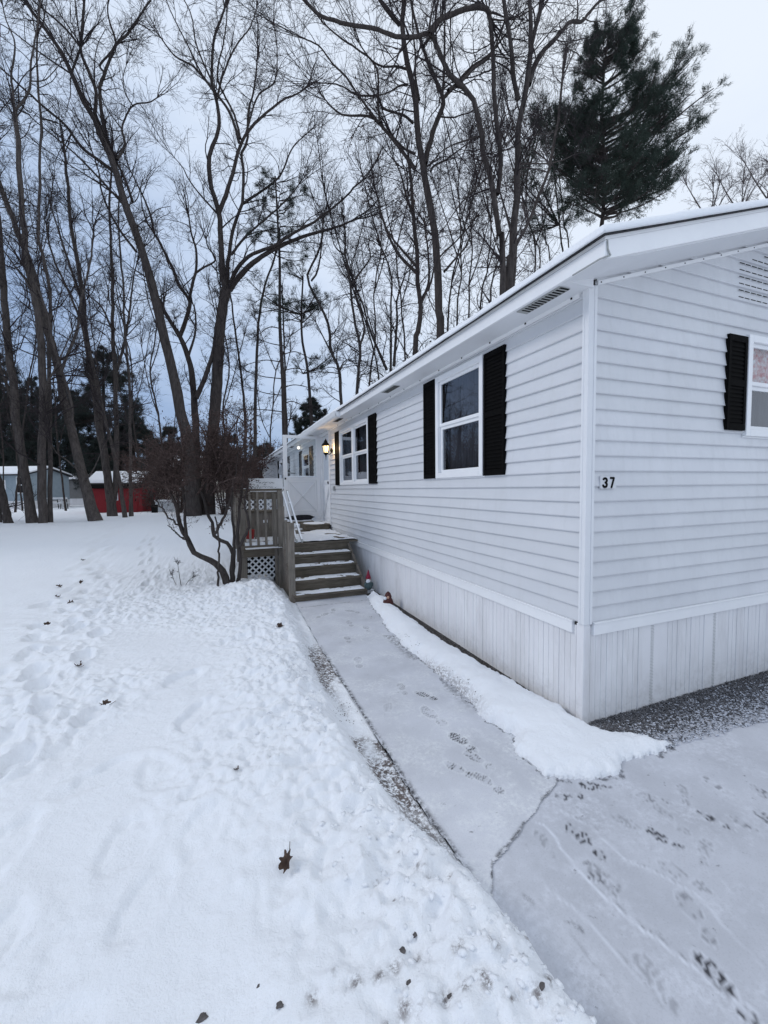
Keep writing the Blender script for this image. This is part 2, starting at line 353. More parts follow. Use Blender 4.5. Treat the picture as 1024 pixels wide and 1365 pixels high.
for a, b, r_ in [(_q.uniform(.15, 1.0), _q.uniform(.82, 1.2), _q.uniform(.007, .02)) for _ in range(34)]+[(_q.uniform(.5, .9), _q.uniform(1.2, 2.6), _q.uniform(.006, .012)) for _ in range(18)]+[(1.03, 1.13, .035), (.78, 1.05, .02), (.70, 1.0, .02), (.9, .93, .02)]:
    blot = np.maximum(blot, np.exp(-((X-a)**2+(Y-b)**2)/r_**2))
set_attr(g, 'dirt', np.clip(np.maximum(band, blot), 0, 1.3))

def foot_attr(X, Y, P):
    o = np.zeros_like(X); rim = np.zeros_like(X)
    for a, b, c, s, l, *kk in P:
        kk = (kk[0] if kk else 1.)*1.22; s = min(1, s*1.25)
        cs, sn = math.cos(c), math.sin(c)
        U = ((X-a)*cs-(Y-b)*sn)/kk; V = ((X-a)*sn+(Y-b)*cs)/kk
        for (du, dv, w, h) in ((0, .055, .047, .090), (.003, -.095, .036, .048)):
            q = np.sqrt(((U-du)/w)**2+((V-dv)/h)**2)+fbm(X*18, Y*18, 2, 6)*.5
            tread = .5+.5*np.sign(np.sin(V*260+np.abs(U)*140)*np.cos(U*150))
            o = np.maximum(o, s*(1-ss(.8, 1.1, q))*(.10+.9*tread)*ss(.30, .52, vn(X*55, Y*55, 3)*.6+vn(X*14, Y*14, 13)*.4))
            rim = np.maximum(rim, .42*l*np.exp(-((q-1.05)/.10)**2))
    return o, rim
def sheet(name, mt, x0, x1, y0, y1, st, z, keep, P):
    xs = np.arange(x0, x1, st); ys = np.arange(y0, y1, st); X, Y = np.meshgrid(xs, ys)
    i = np.arange(X.size).reshape(X.shape)
    Q = np.stack([i[:-1, :-1], i[:-1, 1:], i[1:, 1:], i[1:, :-1]], -1).reshape(-1, 4)
    K = keep(X, Y).ravel()
    Q = Q[K[Q].all(1)]
    fo, rim = foot_attr(X, Y, P)
    Zz = z+fbm(X*6, Y*6, 3, 15)*.004+rim*.004
    o = mesh_np(name, np.stack([X, Y, Zz], -1).reshape(-1, 3), Q, mt, smooth=True)
    set_attr(o, 'foot', fo); set_attr(o, 'rim', rim); return tag(o, kind='structure'), X, Y
def dusted(name, snowc, under, bare=.72):
    mt, nt, p, N, L = nodes(name); p.inputs['Roughness'].default_value = .7; p.inputs['Specular IOR Level'].default_value = .25
    a = noise(nt, 2.2, 5, .6); b = noise(nt, 130, 4, .7); c = noise(nt, 24, 5, .7); e = noise(nt, 7, 6, .7)
    col = mixc(nt, ramp(nt, a.outputs['Fac'], [(.3, 0.), (.7, 1.)]), snowc, tuple(x*.78 for x in snowc))
    col = mixc(nt, mathn(nt, 'MULTIPLY', ramp(nt, b.outputs['Fac'], [(.52, 0.), (.72, 1.)]), .35), col, tuple(x*.55 for x in snowc))
    fr = noise(nt, 3.4, 8, .72); fr2 = noise(nt, 38, 5, .75)
    frk = mathn(nt, 'MULTIPLY', ramp(nt, fr.outputs['Fac'], [(.46, 0.), (.62, 1.)]), ramp(nt, fr2.outputs['Fac'], [(.40, 0.), (.60, 1.)]))
    col = mixc(nt, mathn(nt, 'MULTIPLY', frk, .55), col, tuple(min(.86, x*1.28) for x in snowc))
    worn = mathn(nt, 'MULTIPLY', ramp(nt, c.outputs['Fac'], [(bare-.1, 0.), (bare, 1.)]), ramp(nt, e.outputs['Fac'], [(.5, 0.), (.62, 1.)]))
    col = mixc(nt, worn, col, under)
    col = mixc(nt, mathn(nt, 'MULTIPLY', attr(nt, 'edge'), ramp(nt, c.outputs['Fac'], [(.42, 0.), (.56, 1.)])), col, under)
    col = mixc(nt, attr(nt, 'foot'), col, under)
    col = mixc(nt, attr(nt, 'rim'), col, tuple(min(.9, x*1.35) for x in snowc))
    L.new(col, p.inputs['Base Color']); bump(nt, p, b.outputs['Fac'], .25, .003); return mt
M['path'] = dusted('dusted_path', (.655, .67, .72), (.065, .065, .07))
M['drive'] = dusted('dusted_driveway', (.575, .59, .64), (.06, .06, .068))
FP = [(1.395, 2.21, -.11, .9, .7, .75), (1.39, 2.02, -.3, .6, .6, .6), (1.24, 1.99, -.46, .75, .7, .62), (1.325, 1.84, -.24, .5, .6, .6), (1.455, 2.83, -.51, .85, .5, .6), (1.37, 2.55, -.09, .35, .7, .85), (1.17, 3.64, .24, .25, .8, .8),
      (1.33, 3.0, .15, .35, .4, .6), (1.10, 2.75, .5, .2, .4, .6), (1.55, 4.5, .1, .4, .4, .7), (1.42, 4.75, .1, .4, .4, .7), (1.25, 4.25, .2, .45, .4, .7), (1.2, 5.2, .9, .5, .3, .7), (1.38, 5.35, .4, .5, .3, .7), (1.6, 5.2, -.6, .4, .3, .7)]
FD = [(1.62, .95, .5, .35, .6, .6), (1.75, 1.08, -.3, .3, .5, .55), (2.05, 1.42, -.8, .45, .4, .5), (2.22, 1.38, .9, .3, .4, .5), (1.28, .86, .3, .25, .5, .55), (1.95, 1.12, 1.2, .25, .5, .5), (2.45, 1.35, .1, .4, .4, .5), (1.47, .765, .2, .85, 1., .62), (1.515, 1.36, -.06, .95, .4, .62), (1.45, 1.22, -.4, .3, .3, .5), (1.855, 1.235, -.32, .8, .5, .5), (1.80, 1.33, -.5, .25, .4, .6), (2.18, 1.21, -.24, .9, .8, .45), (1.855, 1.60, -1.1, .95, .5, .52), (1.66, 1.60, -1.2, .8, .3, .45),
      (2.295, 1.105, -.11, .5, .5, .5), (2.42, 1.10, .3, .6, .4, .55), (1.415, 1.195, -.5, .6, .4, .4), (1.40, 1.12, .6, .3, .6, .4), (2.0, 1.30, .2, .2, .5, .55), (1.33, 1.42, .2, .25, .3, .5), (2.6, 1.2, .4, .5, .4, .6)]
jy = lambda x: np.interp(x, [.5, .95, 1.05, 1.25, 1.5, 1.66, 1.8, 2.0, 2.24], [1.25, 1.28, 1.42, 1.50, 1.62, 1.68, 1.80, 1.92, 2.2])
po, PX, PY = sheet('path', M['path'], .55, 2.24, 1.2, 6.3, .008, 0, lambda x, y: (y > jy(x)+fbm(x*9, y*9, 3, 4)*.03) & (x > np.interp(y, [1.3, 1.8, 4.0, 5.96], [.93, .90, .915, .975])+fbm(x*12, y*12, 3, 4)*.03), FP)
hp_ = height(PX.ravel(), PY.ravel()).reshape(PX.shape); g_p = np.maximum.reduce([np.roll(hp_, 2, 0), np.roll(hp_, -2, 0), np.roll(hp_, -2, 1), np.roll(hp_, 2, 1)])
e = np.maximum(0, ((g_p > .008) & (hp_ < 0) & (PX > 1.4) & (vn(PX*7, PY*7, 66) > .42))*.9)
e = np.maximum(e, np.exp(-((PY-jy(PX)-.01)/.009)**2)*(vn(PX*7, PY*7, 33) > .5)*.9)
ex = np.exp(-((PX-np.interp(PY, [1.3, 1.8, 4.0, 5.96], [.93, .90, .915, .975])-.012)/.018)**2)*ss(1.3, 1.6, PY)*ss(4.6, 3.4, PY)*(vn(PX*9, PY*7, 36) > .3)
ex = np.maximum(ex, .6*np.exp(-((PX-np.interp(PY, Ry, Rx)+.03)/.05)**2)*ss(2.4, 2.8, PY)*ss(5.0, 4.4, PY)*(vn(PX*4, PY*3, 34) > .45))
ex = np.maximum(ex, np.exp(-((PY-5.66)/.012)**2)*.8*(vn(PX*9, PY*3, 37) > .4))
set_attr(po, 'edge', np.maximum(e, ex))
do, DX, DY = sheet('driveway', M['drive'], .6, 7.0, -1.6, 2.06, .012, -.006, lambda x, y: (x > .93) | (y < 1.3), FD)
TRK = [([(1.34, 1.56), (1.4, 1.5), (1.36, 1.19), (1.4, 0.99), (1.47, 0.78), (1.46, 0.6)], .9), ([(1.25, 1.55), (1.19, 1.26), (1.24, 1.05), (1.24, 0.9), (1.21, 0.7)], .6), ([(1.55, 1.55), (1.61, 1.41), (1.6, 1.24), (1.72, 1.01), (1.65, 0.75)], .55), ([(1.12, 1.22), (1.14, 0.96), (1.12, 0.75)], .4)]
wob = fbm(DX*2.2, DY*2.2, 4, 61)
lin = np.zeros_like(DX); dkl = np.zeros_like(DX)
def dpoly(X, Y, P):
    d = np.full(X.shape, 9.); s = np.zeros(X.shape)
    for (a, b_), (c, e_) in zip(P[:-1], P[1:]):
        u, v = c-a, e_-b_; t = np.clip(((X-a)*u+(Y-b_)*v)/(u*u+v*v), 0, 1); px, py = X-a-t*u, Y-b_-t*v; q = np.hypot(px, py); m_ = q < d; d = np.where(m_, q, d); s = np.where(m_, np.sign(u*py-v*px), s)
    return d*s
for k, (P_, am) in enumerate(TRK):
    dd = dpoly(DX, DY, P_)+fbm(DX*9, DY*9, 3, 61)*.035
    lin = np.maximum(lin, np.exp(-(dd/.006)**2)*ss(.2, .5, vn(DX*5+k*9, DY*5, 62))*am)
    dkl = np.maximum(dkl, np.exp(-((dd-.011)/.005)**2)*ss(.35, .7, vn(DX*7+k*9, DY*7, 65))*am*.5)
fo = np.zeros_like(DX); 
a = do.data.attributes['rim']; rr = np.zeros(DX.size, np.float32); a.data.foreach_get('value', rr)
a.data.foreach_set('value', np.maximum(rr, lin.ravel()*.8).astype(np.float32))
ed = np.exp(-((DY-1.27-(DX-1.07)*-1.6)/.014)**2)*(DX < 1.2)*(DX > 1.07)*(vn(DX*14, DY*14, 63) > .45)*.9
# dark wet rim along the foot of the snow tongue
hh = height(DX.ravel(), DY.ravel()).reshape(DX.shape)
gr = np.maximum.reduce([np.roll(hh, 2, 0), np.roll(hh, -2, 0), np.roll(hh, 2, 1), np.roll(hh, -2, 1), np.roll(hh, -3, 0)])
ed = np.maximum(ed, ((gr > 0.01) & (hh < 0) & (vn(DX*6, DY*6, 64) > .35) & (DX > 1.5))*1.0)
set_attr(do, 'edge', np.maximum(ed*.75, dkl))

# gravel along the gable wall
def pebbles(name, n, fx, mt, rmin, rmax, seed, flat=.6):
    b = bmesh.new(); bmesh.ops.create_icosphere(b, subdivisions=1, radius=1)
    bv = np.array([v.co[:] for v in b.verts]); bf = np.array([[v.index for v in f.verts] for f in b.faces]); b.free()
    bv, bf = bv[:12] if False else bv, bf
    rg = np.random.default_rng(seed); P = fx(rg, n); n = len(P)
    r = rg.uniform(rmin, rmax, n)[:, None, None]; k = rg.uniform(.6, 1.25, (n, len(bv), 1))
    an = rg.uniform(0, 6.28, n); cs, sn = np.cos(an)[:, None], np.sin(an)[:, None]
    V = bv[None]*k*r*np.array([1.2, .85, flat]); x = V[..., 0]*cs-V[..., 1]*sn; y = V[..., 0]*sn+V[..., 1]*cs
    V = np.stack([x, y, V[..., 2]], -1)+P[:, None, :]
    Fq = (bf[None]+np.arange(n)[:, None, None]*len(bv)).reshape(-1, 3)
    return mesh_np(name, V.reshape(-1, 3), Fq, mt)
def gravpos(rg, n):
    x = rg.uniform(2.3, 4.9, n); y = rg.uniform(1.45, 2.06, n)
    lo = np.interp(x, [2.3, 2.55, 3.0, 3.46, 4.9], [1.78, 1.68, 1.66, 1.60, 1.55])+fbm(x*6, y*6, 3, 5)*.12
    k = (y > lo) & ((y > lo+.12) | (rg.uniform(0, 1, n) < .45)) ; x, y = x[k], y[k]
    return np.stack([x, y, rg.uniform(-.001, .007, len(x))], -1)
def gravmat():
    mt, nt, p, N, L = nodes('dark_gravel'); p.inputs['Roughness'].default_value = .75
    a = noise(nt, 90, 3, .7); b = noise(nt, 5, 5, .7); c = noise(nt, 60, 2, .5)
    col = mixc(nt, ramp(nt, a.outputs['Fac'], [(.35, 0.), (.7, 1.)]), (.03, .03, .033), (.17, .165, .175))
    sep = N.new('ShaderNodeSeparateXYZ'); L.new(N.new('ShaderNodeTexCoord').outputs['Object'], sep.inputs[0])
    yy = mathn(nt, 'MULTIPLY', mathn(nt, 'SUBTRACT', 1.93, sep.outputs['Y']), .55)
    k = mathn(nt, 'ADD', c.outputs['Fac'], yy)
    col = mixc(nt, ramp(nt, k, [(.56, 0.), (.64, .9)]), col, (.6, .63, .7)); L.new(col, p.inputs['Base Color']); return mt
M['gravel'] = gravmat()
tag(pebbles('gravel', 15000, gravpos, M['gravel'], .005, .010, 3), 'dark crushed gravel strip along the foot of the gable wall', 'gravel', kind='stuff')
def clodpos(rg, n):
    y = rg.uniform(.75, 6.2, n)**1.0; s = np.abs(rg.normal(0, .28, n)); x = np.interp(y, Ly, Lx)-.08-s
    k = vn(x*2.3, y*2.3, 5) > .42; x, y = x[k], y[k]
    return np.stack([x, y, height(x, y)-.001], -1)
tag(pebbles('snow_clods', 900, clodpos, M['snow'], .006, .018, 5, .5), 'loose clods of shovelled snow beside the path', 'snow clods', kind='stuff')
def barkpos(rg, n):
    y = rg.uniform(1.6, 4.3, n); x = np.interp(y, Ly, Lx)+rg.normal(-.02, .05, n)
    k = vn(x*3, y*2.5, 8) > .4; x, y = x[k], y[k]
    x2 = rg.uniform(1.66, 1.8, n//2); y2 = rg.uniform(2.5, 4.9, n//2); k = vn(x2*4, y2*3, 34) > .45
    x = np.concatenate([x, x2[k]]); y = np.concatenate([y, y2[k]])
    return np.stack([x, y, np.maximum(height(x, y), 0)+.001], -1)
tag(pebbles('soil_crumbs', 420, barkpos, M['stone'], .002, .006, 9, .5), 'dark soil crumbs and mulch bits along the path edges', 'soil crumbs', kind='stuff')
def gappos(rg, n):
    x = rg.uniform(2.12, 2.25, n); y = rg.uniform(2.12, 5.5, n); return np.stack([x, y, rg.uniform(-.045, .0, n)*0+.002], -1)
MBs = MB().box(2.05, 2.25, 2.1, 6.2, -.04, .003).build('soil', simple('dark_soil', (.02, .018, .018), (.06, .055, .05), 60, .9, .6, .01)); tag(MBs, kind='structure')
tag(pebbles('mulch', 1600, gappos, M['stone'], .004, .010, 10, .6), 'dark wet mulch in the gap between snow bank and skirting', 'mulch', kind='stuff')

# ------------------------------------------------------------------ mobile home
HX, HY, HYE, RX = 2.256, 2.072, 23.2, 6.52          # long wall plane, gable plane, far end, other side
ZB, ZT = .70, 2.90
home = empty('mobile_home', (HX, HY, 0)); tag(home, 'long white mobile home with black shutters, snowy roof and number 37 at its corner', 'mobile home')
INV = Matrix.Translation((-HX, -HY, 0))
def hp(o):
    o.parent = home; o.matrix_parent_inverse = INV; return o
def siding(name, mt, a0, a1, plane, ztop, holes):   # plane(a, z, off) -> point ; ztop(a) upper limit
    mb = MB(); e = .1016; z = ZB; rows = []
    cuts = sorted(set([a0, a1]+[h for q in holes for h in q[:2]]))
    while z < max(ztop(a0), ztop(a1), ztop((a0+a1)/2)):
        for c0, c1 in zip(cuts[:-1], cuts[1:]):
            ca = (c0+c1)/2; iv = [(z, z+e)]
            for h in holes:
                if h[0] <= ca <= h[1]:
                    nv = []
                    for p, q in iv:
                        if p < h[2]: nv.append((p, min(q, h[2])))
                        if q > h[3]: nv.append((max(p, h[3]), q))
                    iv = [k for k in nv if k[1]-k[0] > 1e-4]
            for p, q in iv:
                n = max(1, int((c1-c0)/(.6 if name == 'side_wall' else .15))); step = (c1-c0)/n
                for i in range(n):
                    s0, s1 = c0+i*step, c0+(i+1)*step
                    t0, t1 = min(q, ztop(s0)), min(q, ztop(s1))
                    if t0 <= p and t1 <= p: continue
                    t0, t1 = max(t0, p), max(t1, p)
                    of = lambda zz: .016*(1-(zz-z)/e)+.001
                    mb.add([plane(s0, p, of(p)), plane(s1, p, of(p)), plane(s1, t1, of(t1)), plane(s0, t0, of(t0))], [(0, 1, 2, 3)])
                    if abs(p-z) < 1e-6:
                        mb.add([plane(s0, p, -.002), plane(s1, p, -.002), plane(s1, p, of(p)), plane(s0, p, of(p)), plane(s1, p+.005, of(p)+.0025), plane(s0, p+.005, of(p)+.0025)], [(0, 1, 2, 3), (3, 2, 4, 5)])
        z += e
    me = bpy.data.meshes.new(name); me.from_pydata(mb.v, [], mb.f); me.materials.append(mt); me.update()
    o = bpy.data.objects.new(name, me); C.objects.link(o); return hp(o)
sidep = lambda a, z, o: (HX-o, a, z)
gabp = lambda a, z, o: (a, HY-o, z)
# windows: (y0,y1,z0,z1) of the outer casing
wins = [(3.19, 4.06, 1.72, 2.80, 1), (6.27, 7.93, 1.69, 2.74, 2), (10.85, 11.85, 1.80, 2.62, 1), (15.6, 16.5, 1.75, 2.7, 1)]
gwin = (3.90, 4.80, 2.0, 2.79, 1)
door_h = (8.78, 9.62, .86, 2.86)
holes = [(a+.02, b-.02, c+.02, d-.02) for a, b, c, d, n in wins]+[door_h]
hp(tag(siding('side_wall', M['vinyl'], HY+.024, HYE, sidep, lambda a: ZT, holes), 'long side wall of white lap siding'))
rake = lambda x: 2.941+.328*(min(x, 2*4.39-x)-HX)
siding('gable_wall', M['gvinyl'], HX+.05, RX, gabp, lambda x: rake(x)+.06, [(gwin[0]+.02, gwin[1]-.02, gwin[2]+.02, gwin[3]-.02)])
hp(MB().prism([(HY+.6, .05), (HYE, .05), (HYE, ZT), (HY+.6, ZT)], 0, RX-.02, RX).build('rear_wall', M['vinyl']))
hp(MB().box(HX+.01, RX-.03, HYE-.03, HYE-.005, .0, 3.0).build('end_wall', M['vinyl']))
# inner corner post
hp(MB().box(HX-.020, HX+.052, HY-.020, HY+.028, .69, 2.90).box(HX-.023, HX-.020, HY+.010, HY+.028, .69, 2.9).box(HX+.028, HX+.052, HY-.023, HY-.020, .69, 2.9).build('corner_post', M['soffit'], bevel=.003))
hp(MB().box(HX-.012, HX+.05, HY-.012, HY+.05, -.03, .688).build('skirt_corner_post', M['skirt'], bevel=.003))
# skirting
def skirt(name, a0, a1, pl, vents):
    mb = MB(); a = a0; k = 0
    while a < a1-.01:
        w = .052; g_ = .007
        if any(v0 <= a < v1 for v0, v1 in vents):
            b = min(a+.13, a1)
            mb.add([pl(a, -.04, .004), pl(b, -.04, .004), pl(b, ZB-.03, .004), pl(a, ZB-.03, .004)], [(0, 1, 2, 3)])
            mb.add([pl(b-.012, -.04, .0042), pl(b, -.04, -.004), pl(b, ZB-.03, -.004), pl(b-.012, ZB-.03, .0042)], [(0, 1, 2, 3)])
            a = b; continue
        b = a+w; d = .004+.0025*(k % 3 == 0)
        mb.add([pl(a, -.04, -.004), pl(a+g_, -.04, d), pl(b, -.04, d), pl(b, -.04, -.004), pl(a, ZB-.03, -.004), pl(a+g_, ZB-.03, d), pl(b, ZB-.03, d), pl(b, ZB-.03, -.004)],
               [(0, 1, 5, 4), (1, 2, 6, 5), (2, 3, 7, 6)])
        a = b; k += 1
    me = bpy.data.meshes.new(name); me.from_pydata(mb.v, [], mb.f); me.materials.append(M['skirt']); me.update()
    o = bpy.data.objects.new(name, me); C.objects.link(o); return hp(o)
skirt('skirting', HY+.05, HYE, sidep, [])
skirt('skirting', HX+.05, RX, gabp, [(2.80, 3.05), (3.55, 3.7)])
def perf(x):       # column of small vent holes in the skirting
    mb = MB()
    for j in range(58):
        for i in range(3):
            z = .01+j*.0112; xx = x+i*.011+(.005 if j % 2 else 0)
            mb.box(xx, xx+.0055, HY-.0058, HY-.0045, z, z+.0045)
    return hp(mb.build('skirting_vent', M['vent']))
perf(2.905); perf(3.62)
tb = MB(); tb.box(HX-.028, HX+.002, HY+.075, HYE, .612, .688).box(HX-.034, HX+.002, HY+.07, HYE, .688, .700)
hp(tb.build('skirt_trim', M['trim'], bevel=.002))
tb = MB(); tb.box(HX+.062, RX, HY-.028, HY+.002, .612, .688).box(HX+.062, RX, HY-.034, HY+.002, .688, .700)
hp(tb.build('skirt_trim', M['trim'], bevel=.002))
# roof
EX, EY, RI = 2.0, 1.735, 4.39
zr = lambda x: 2.955+.328*(x-EX) if x < RI else 2.955+.328*(2*RI-x-EX)
EX2 = 2*RI-EX
def slab(t0, t1, ex, ey, name, mt):
    p = [(EX-ex, zr(EX-ex)+t0), (RI, zr(RI)+t0), (EX2+ex, zr(EX2+ex)+t0), (EX2+ex, zr(EX2+ex)+t1), (RI, zr(RI)+t1), (EX-ex, zr(EX-ex)+t1)]
    return hp(MB().prism(p, 1, EY-ey, HYE+.2).build(name, mt))
slab(0, .02, .0, .0, 'roof', M['trim'])
# shingle courses stepping along the rake
sh = MB(); n = 17
for k in range(n):
    x0 = EX-.03+k*(RI-EX+.03)/n; x1 = x0+(RI-EX+.03)/n+.02
    p = [(x0, zr(x0)+.020), (x1, zr(x1)+.020), (x1, zr(x1)+.026), (x0, zr(x0)+.038)]
    sh.prism(p, 1, EY-.022, HYE+.22)
p = [(RI, zr(RI)+.02), (EX2+.03, zr(EX2+.03)+.02), (EX2+.03, zr(EX2+.03)+.035), (RI, zr(RI)+.035)]; sh.prism(p, 1, EY-.022, HYE+.22)
hp(sh.build('shingles', M['shingle']))
# snow on the roof
xs_ = np.concatenate([np.linspace(EX-.045, EX+.06, 8), np.linspace(EX+.1, RI+.3, 26)]); ys_ = np.concatenate([np.linspace(EY-.035, EY+.06, 8), np.linspace(EY+.1, HYE+.2, 260)])
SX, SY = np.meshgrid(xs_, ys_)
th = .048*np.power(np.clip(np.minimum((SX-(EX-.045))/.05, (SY-(EY-.035))/.05), 0, 1), .5)*(1+fbm(SX*3, SY*3, 3, 4)*.55)*(.75+.5*vn(SY*1.3, SX*.4, 6))
zt = 2.955+.328*(np.where(SX < RI, SX, 2*RI-SX)-EX)+.041+th
zbm = 2.955+.328*(np.where(SX < RI, SX, 2*RI-SX)-EX)+.026+fbm(SX*5, SY*5, 2, 9)*.006
ni = SX.size; ii = np.arange(ni).reshape(SX.shape)
q = np.stack([ii[:-1, :-1], ii[:-1, 1:], ii[1:, 1:], ii[1:, :-1]], -1).reshape(-1, 4)
e1 = np.stack([ii[:-1, 0], ii[1:, 0], ii[1:, 0]+ni, ii[:-1, 0]+ni], -1); e2 = np.stack([ii[0, 1:], ii[0, :-1], ii[0, :-1]+ni, ii[0, 1:]+ni], -1)
rs = mesh_np('roof_snow', np.concatenate([np.stack([SX, SY, zt], -1).reshape(-1, 3), np.stack([SX, SY, zbm], -1).reshape(-1, 3)]), np.concatenate([q, q[:, ::-1]+ni, e1, e2]), M['snow'], smooth=True); hp(rs)
# fascia, soffit
hp(MB().box(EX-.0, EX+.02, EY+.0, HYE+.2, 2.87, 2.954).build('eave_fascia', M['trim'], bevel=.002))
fx = MB(); fx.prism([(EX+.021, 2.86), (RI, 2.86+.328*(RI-EX-.021)), (RI, zr(RI)-.002), (EX+.021, zr(EX+.021)-.002)], 1, EY-.001, EY+.02)
fx.prism([(RI, rake(RI)-.02), (EX2, 2.83), (EX2, zr(EX2)-.002), (RI, zr(RI)-.002)], 1, EY-.001, EY+.02)
hp(fx.build('rake_fascia', M['trim']))
hp(MB().box(EX+.021, HX+.0, HY-.03, HYE+.1, 2.875, 2.892).build('eave_soffit', M['soffit']))
hp(MB().prism([(EX+.022, 2.8755), (HX-.0, 2.8755), (HX-.0, 2.96), (EX+.022, 2.885)], 1, HY-.034, HY-.0305).build('soffit_end', M['soffit']))
so = MB(); so.prism([(EX+.0215, 2.872), (HX, 2.93), (RI, 2.93+.328*(RI-HX)), (RI, 2.945+.328*(RI-HX)), (HX, 2.945), (EX+.0215, 2.887)], 1, EY+.0202, HY-.0)
so.prism([(RI, rake(RI)-.03), (EX2, 2.84), (EX2, 2.86), (RI, rake(RI)-.01)], 1, EY+.021, HY+.0)
hp(so.build('rake_soffit', M['soffit']))
# J channels with small fixing screws
jc = MB().box(HX-.022, HX-.002, HY+.056, HYE, 2.848, 2.875); hp(jc.build('wall_channel', M['trim']))
jc = MB().prism([(HX+.056, rake(HX+.056)-.052), (RI, rake(RI)-.052), (RI, rake(RI)-.027), (HX+.056, rake(HX+.056)-.027)], 1, HY-.022, HY-.002); hp(jc.build('wall_channel', M['trim']))
sc = MB()
for k in range(12):
    x = HX+.08+k*.2; sc.box(x-.0035, x+.0035, HY-.025, HY-.022, rake(x)-.043, rake(x)-.036)
for k in range(20):
    y = HY+.12+k*.45; sc.box(HX-.027, HX-.022, y-.006, y+.006, 2.861, 2.873)
hp(tag(sc.build('screws', M['black']), kind='stuff'))
# torn caulk line at the eave corner
ck = MB(); pts = [(EX+.014, EY-.004, 2.95), (EX+.016, EY-.005, 2.905), (EX+.035, EY-.006, 2.875), (EX+.01, EY-.004, 2.867), (EX-.003, EY+.03, 2.867), (EX-.003, EY+.22, 2.867)]
for a, b in zip(pts[:-1], pts[1:]): ck.bar(a, b, .007, .006)
hp(ck.build('caulk_bead', M['vent']))
for y in (2.28, 4.95, 7.45, 10.0, 12.6, 15.2, 17.8):
    v = MB().box(2.035, 2.125, y-.2+.02, y+.2+.02, 2.868, 2.8745)
    o = hp(v.build('soffit_vent', M['vent']))
    l = MB()
    for k in range(12): l.box(2.045, 2.115, y-.185+k*.032, y-.185+k*.032+.013, 2.8655, 2.868)
    o2 = l.build('louvre', M['black'], o)
# gable vent slots high on the gable
gv = MB()
for r_ in range(8):
    for c_ in range(3):
        x = 3.78+c_*.155; z = 3.06+r_*.0508
        for w0 in (0, .075):
            if z < rake(x)-.1: gv.box(x+w0, x+w0+.06, HY-.0150, HY-.0125, z, z+.006)
hp(tag(gv.build('vent_slots', M['black']), 'rows of thin vent slots', kind='stuff'))
# gutter over the entrance
gt = MB().prism([(1.90, 2.955), (1.915, 2.88), (1.94, 2.855), (1.998, 2.855), (1.998, 2.862), (1.945, 2.863), (1.925, 2.883), (1.91, 2.955)], 1, 7.05, 10.3)
gt.box(1.915, 1.998, 7.05, 7.06, 2.865, 2.95)
hp(gt.build('gutter', M['trim']))
def window(y0, y1, z0, z1, n, side=True, cur='curtain', cur2=None, label=None):
    # local: u along wall, v = outward offset
    def P(mb, u0, u1, o0, o1, a, b):
        if side: mb.box(HX-o1, HX-o0, u0, u1, a, b)
        else: mb.box(u0, u1, HY-o1, HY-o0, a, b)
    t = .055; mb = MB()
    P(mb, y0, y0+t, -.02, .035, z0, z1); P(mb, y1-t, y1, -.02, .035, z0, z1); P(mb, y0+t, y1-t, -.02, .035, z1-t, z1); P(mb, y0+t, y1-t, -.02, .035, z0, z0+t)
    P(mb, y0-.012, y1+.012, .0, .02, z0-.012, z0)
    w = hp(mb.build('window', M['trim'], bevel=.003))
    if label: w['label'] = label
    if n == 2:
        c = (y0+y1)/2; mb = MB(); P(mb, c-.045, c+.045, -.02, .03, z0+t, z1-t); mb.build('mullion', M['trim'], w, bevel=.003)
        spans = [(y0+t, c-.045), (c+.045, y1-t)]
    else: spans = [(y0+t, y1-t)]
    for i, (a, b) in enumerate(spans):
        f = MB(); s = .032; mid = (z0+z1)/2+.01; za, zb = z0+t, z1-t
        for (q0, q1, of) in ((za, mid, -.004), (mid-.0, zb, .012)):
            P(f, a, a+s, of-.02, of, q0, q1); P(f, b-s, b, of-.02, of, q0, q1); P(f, a+s, b-s, of-.02, of, q0, q0+s); P(f, a+s, b-s, of-.02, of, q1-s, q1)
        f.build('sash', M['trim'], w, bevel=.002)
        gl = MB(); P(gl, a+s, b-s, -.018, -.014, za+s, mid-s); P(gl, a+s, b-s, -.002, .002, mid+s, zb-s)
        gl.build('pane', M['glass'], w)
        cm = cur if i == 0 else (cur2 or cur)
        # curtain: pleated sheet behind the glass
        cu = MB(); N_ = 24
        top = zb; bot = za
        for k in range(N_):
            u0 = a+(b-a)*k/N_; u1 = a+(b-a)*(k+1)/N_; o0 = -.09-.012*math.sin(k*1.7); o1 = -.09-.012*math.sin((k+1)*1.7)
            if cm == 'palecurtain' and .0 < k/N_ < .35: continue
            if side: cu.add([(HX-o0, u0, bot), (HX-o1, u1, bot), (HX-o1, u1, top), (HX-o0, u0, top)], [(0, 1, 2, 3)])
            else: cu.add([(u0, HY-o0, bot), (u1, HY-o1, bot), (u1, HY-o1, top), (u0, HY-o0, top)], [(0, 1, 2, 3)])
        cu.build('curtain', M[cm], w)
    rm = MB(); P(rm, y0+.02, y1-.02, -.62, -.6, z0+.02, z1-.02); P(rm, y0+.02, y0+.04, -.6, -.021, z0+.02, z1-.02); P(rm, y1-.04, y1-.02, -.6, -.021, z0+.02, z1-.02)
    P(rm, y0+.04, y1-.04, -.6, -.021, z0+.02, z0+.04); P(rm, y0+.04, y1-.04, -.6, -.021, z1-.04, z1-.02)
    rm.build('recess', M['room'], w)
    return w
window(*wins[0], cur='curtain', label='single sash window nearest the corner, blind drawn')
window(*wins[1], cur='curtain', cur2='curtain', label='double window beside the porch lantern')
window(*wins[2]); window(*wins[3])
wg = window(*gwin, side=False, cur='curtain', label='window in the gable wall with red patterned curtain')
o = MB(); 
N_ = 20
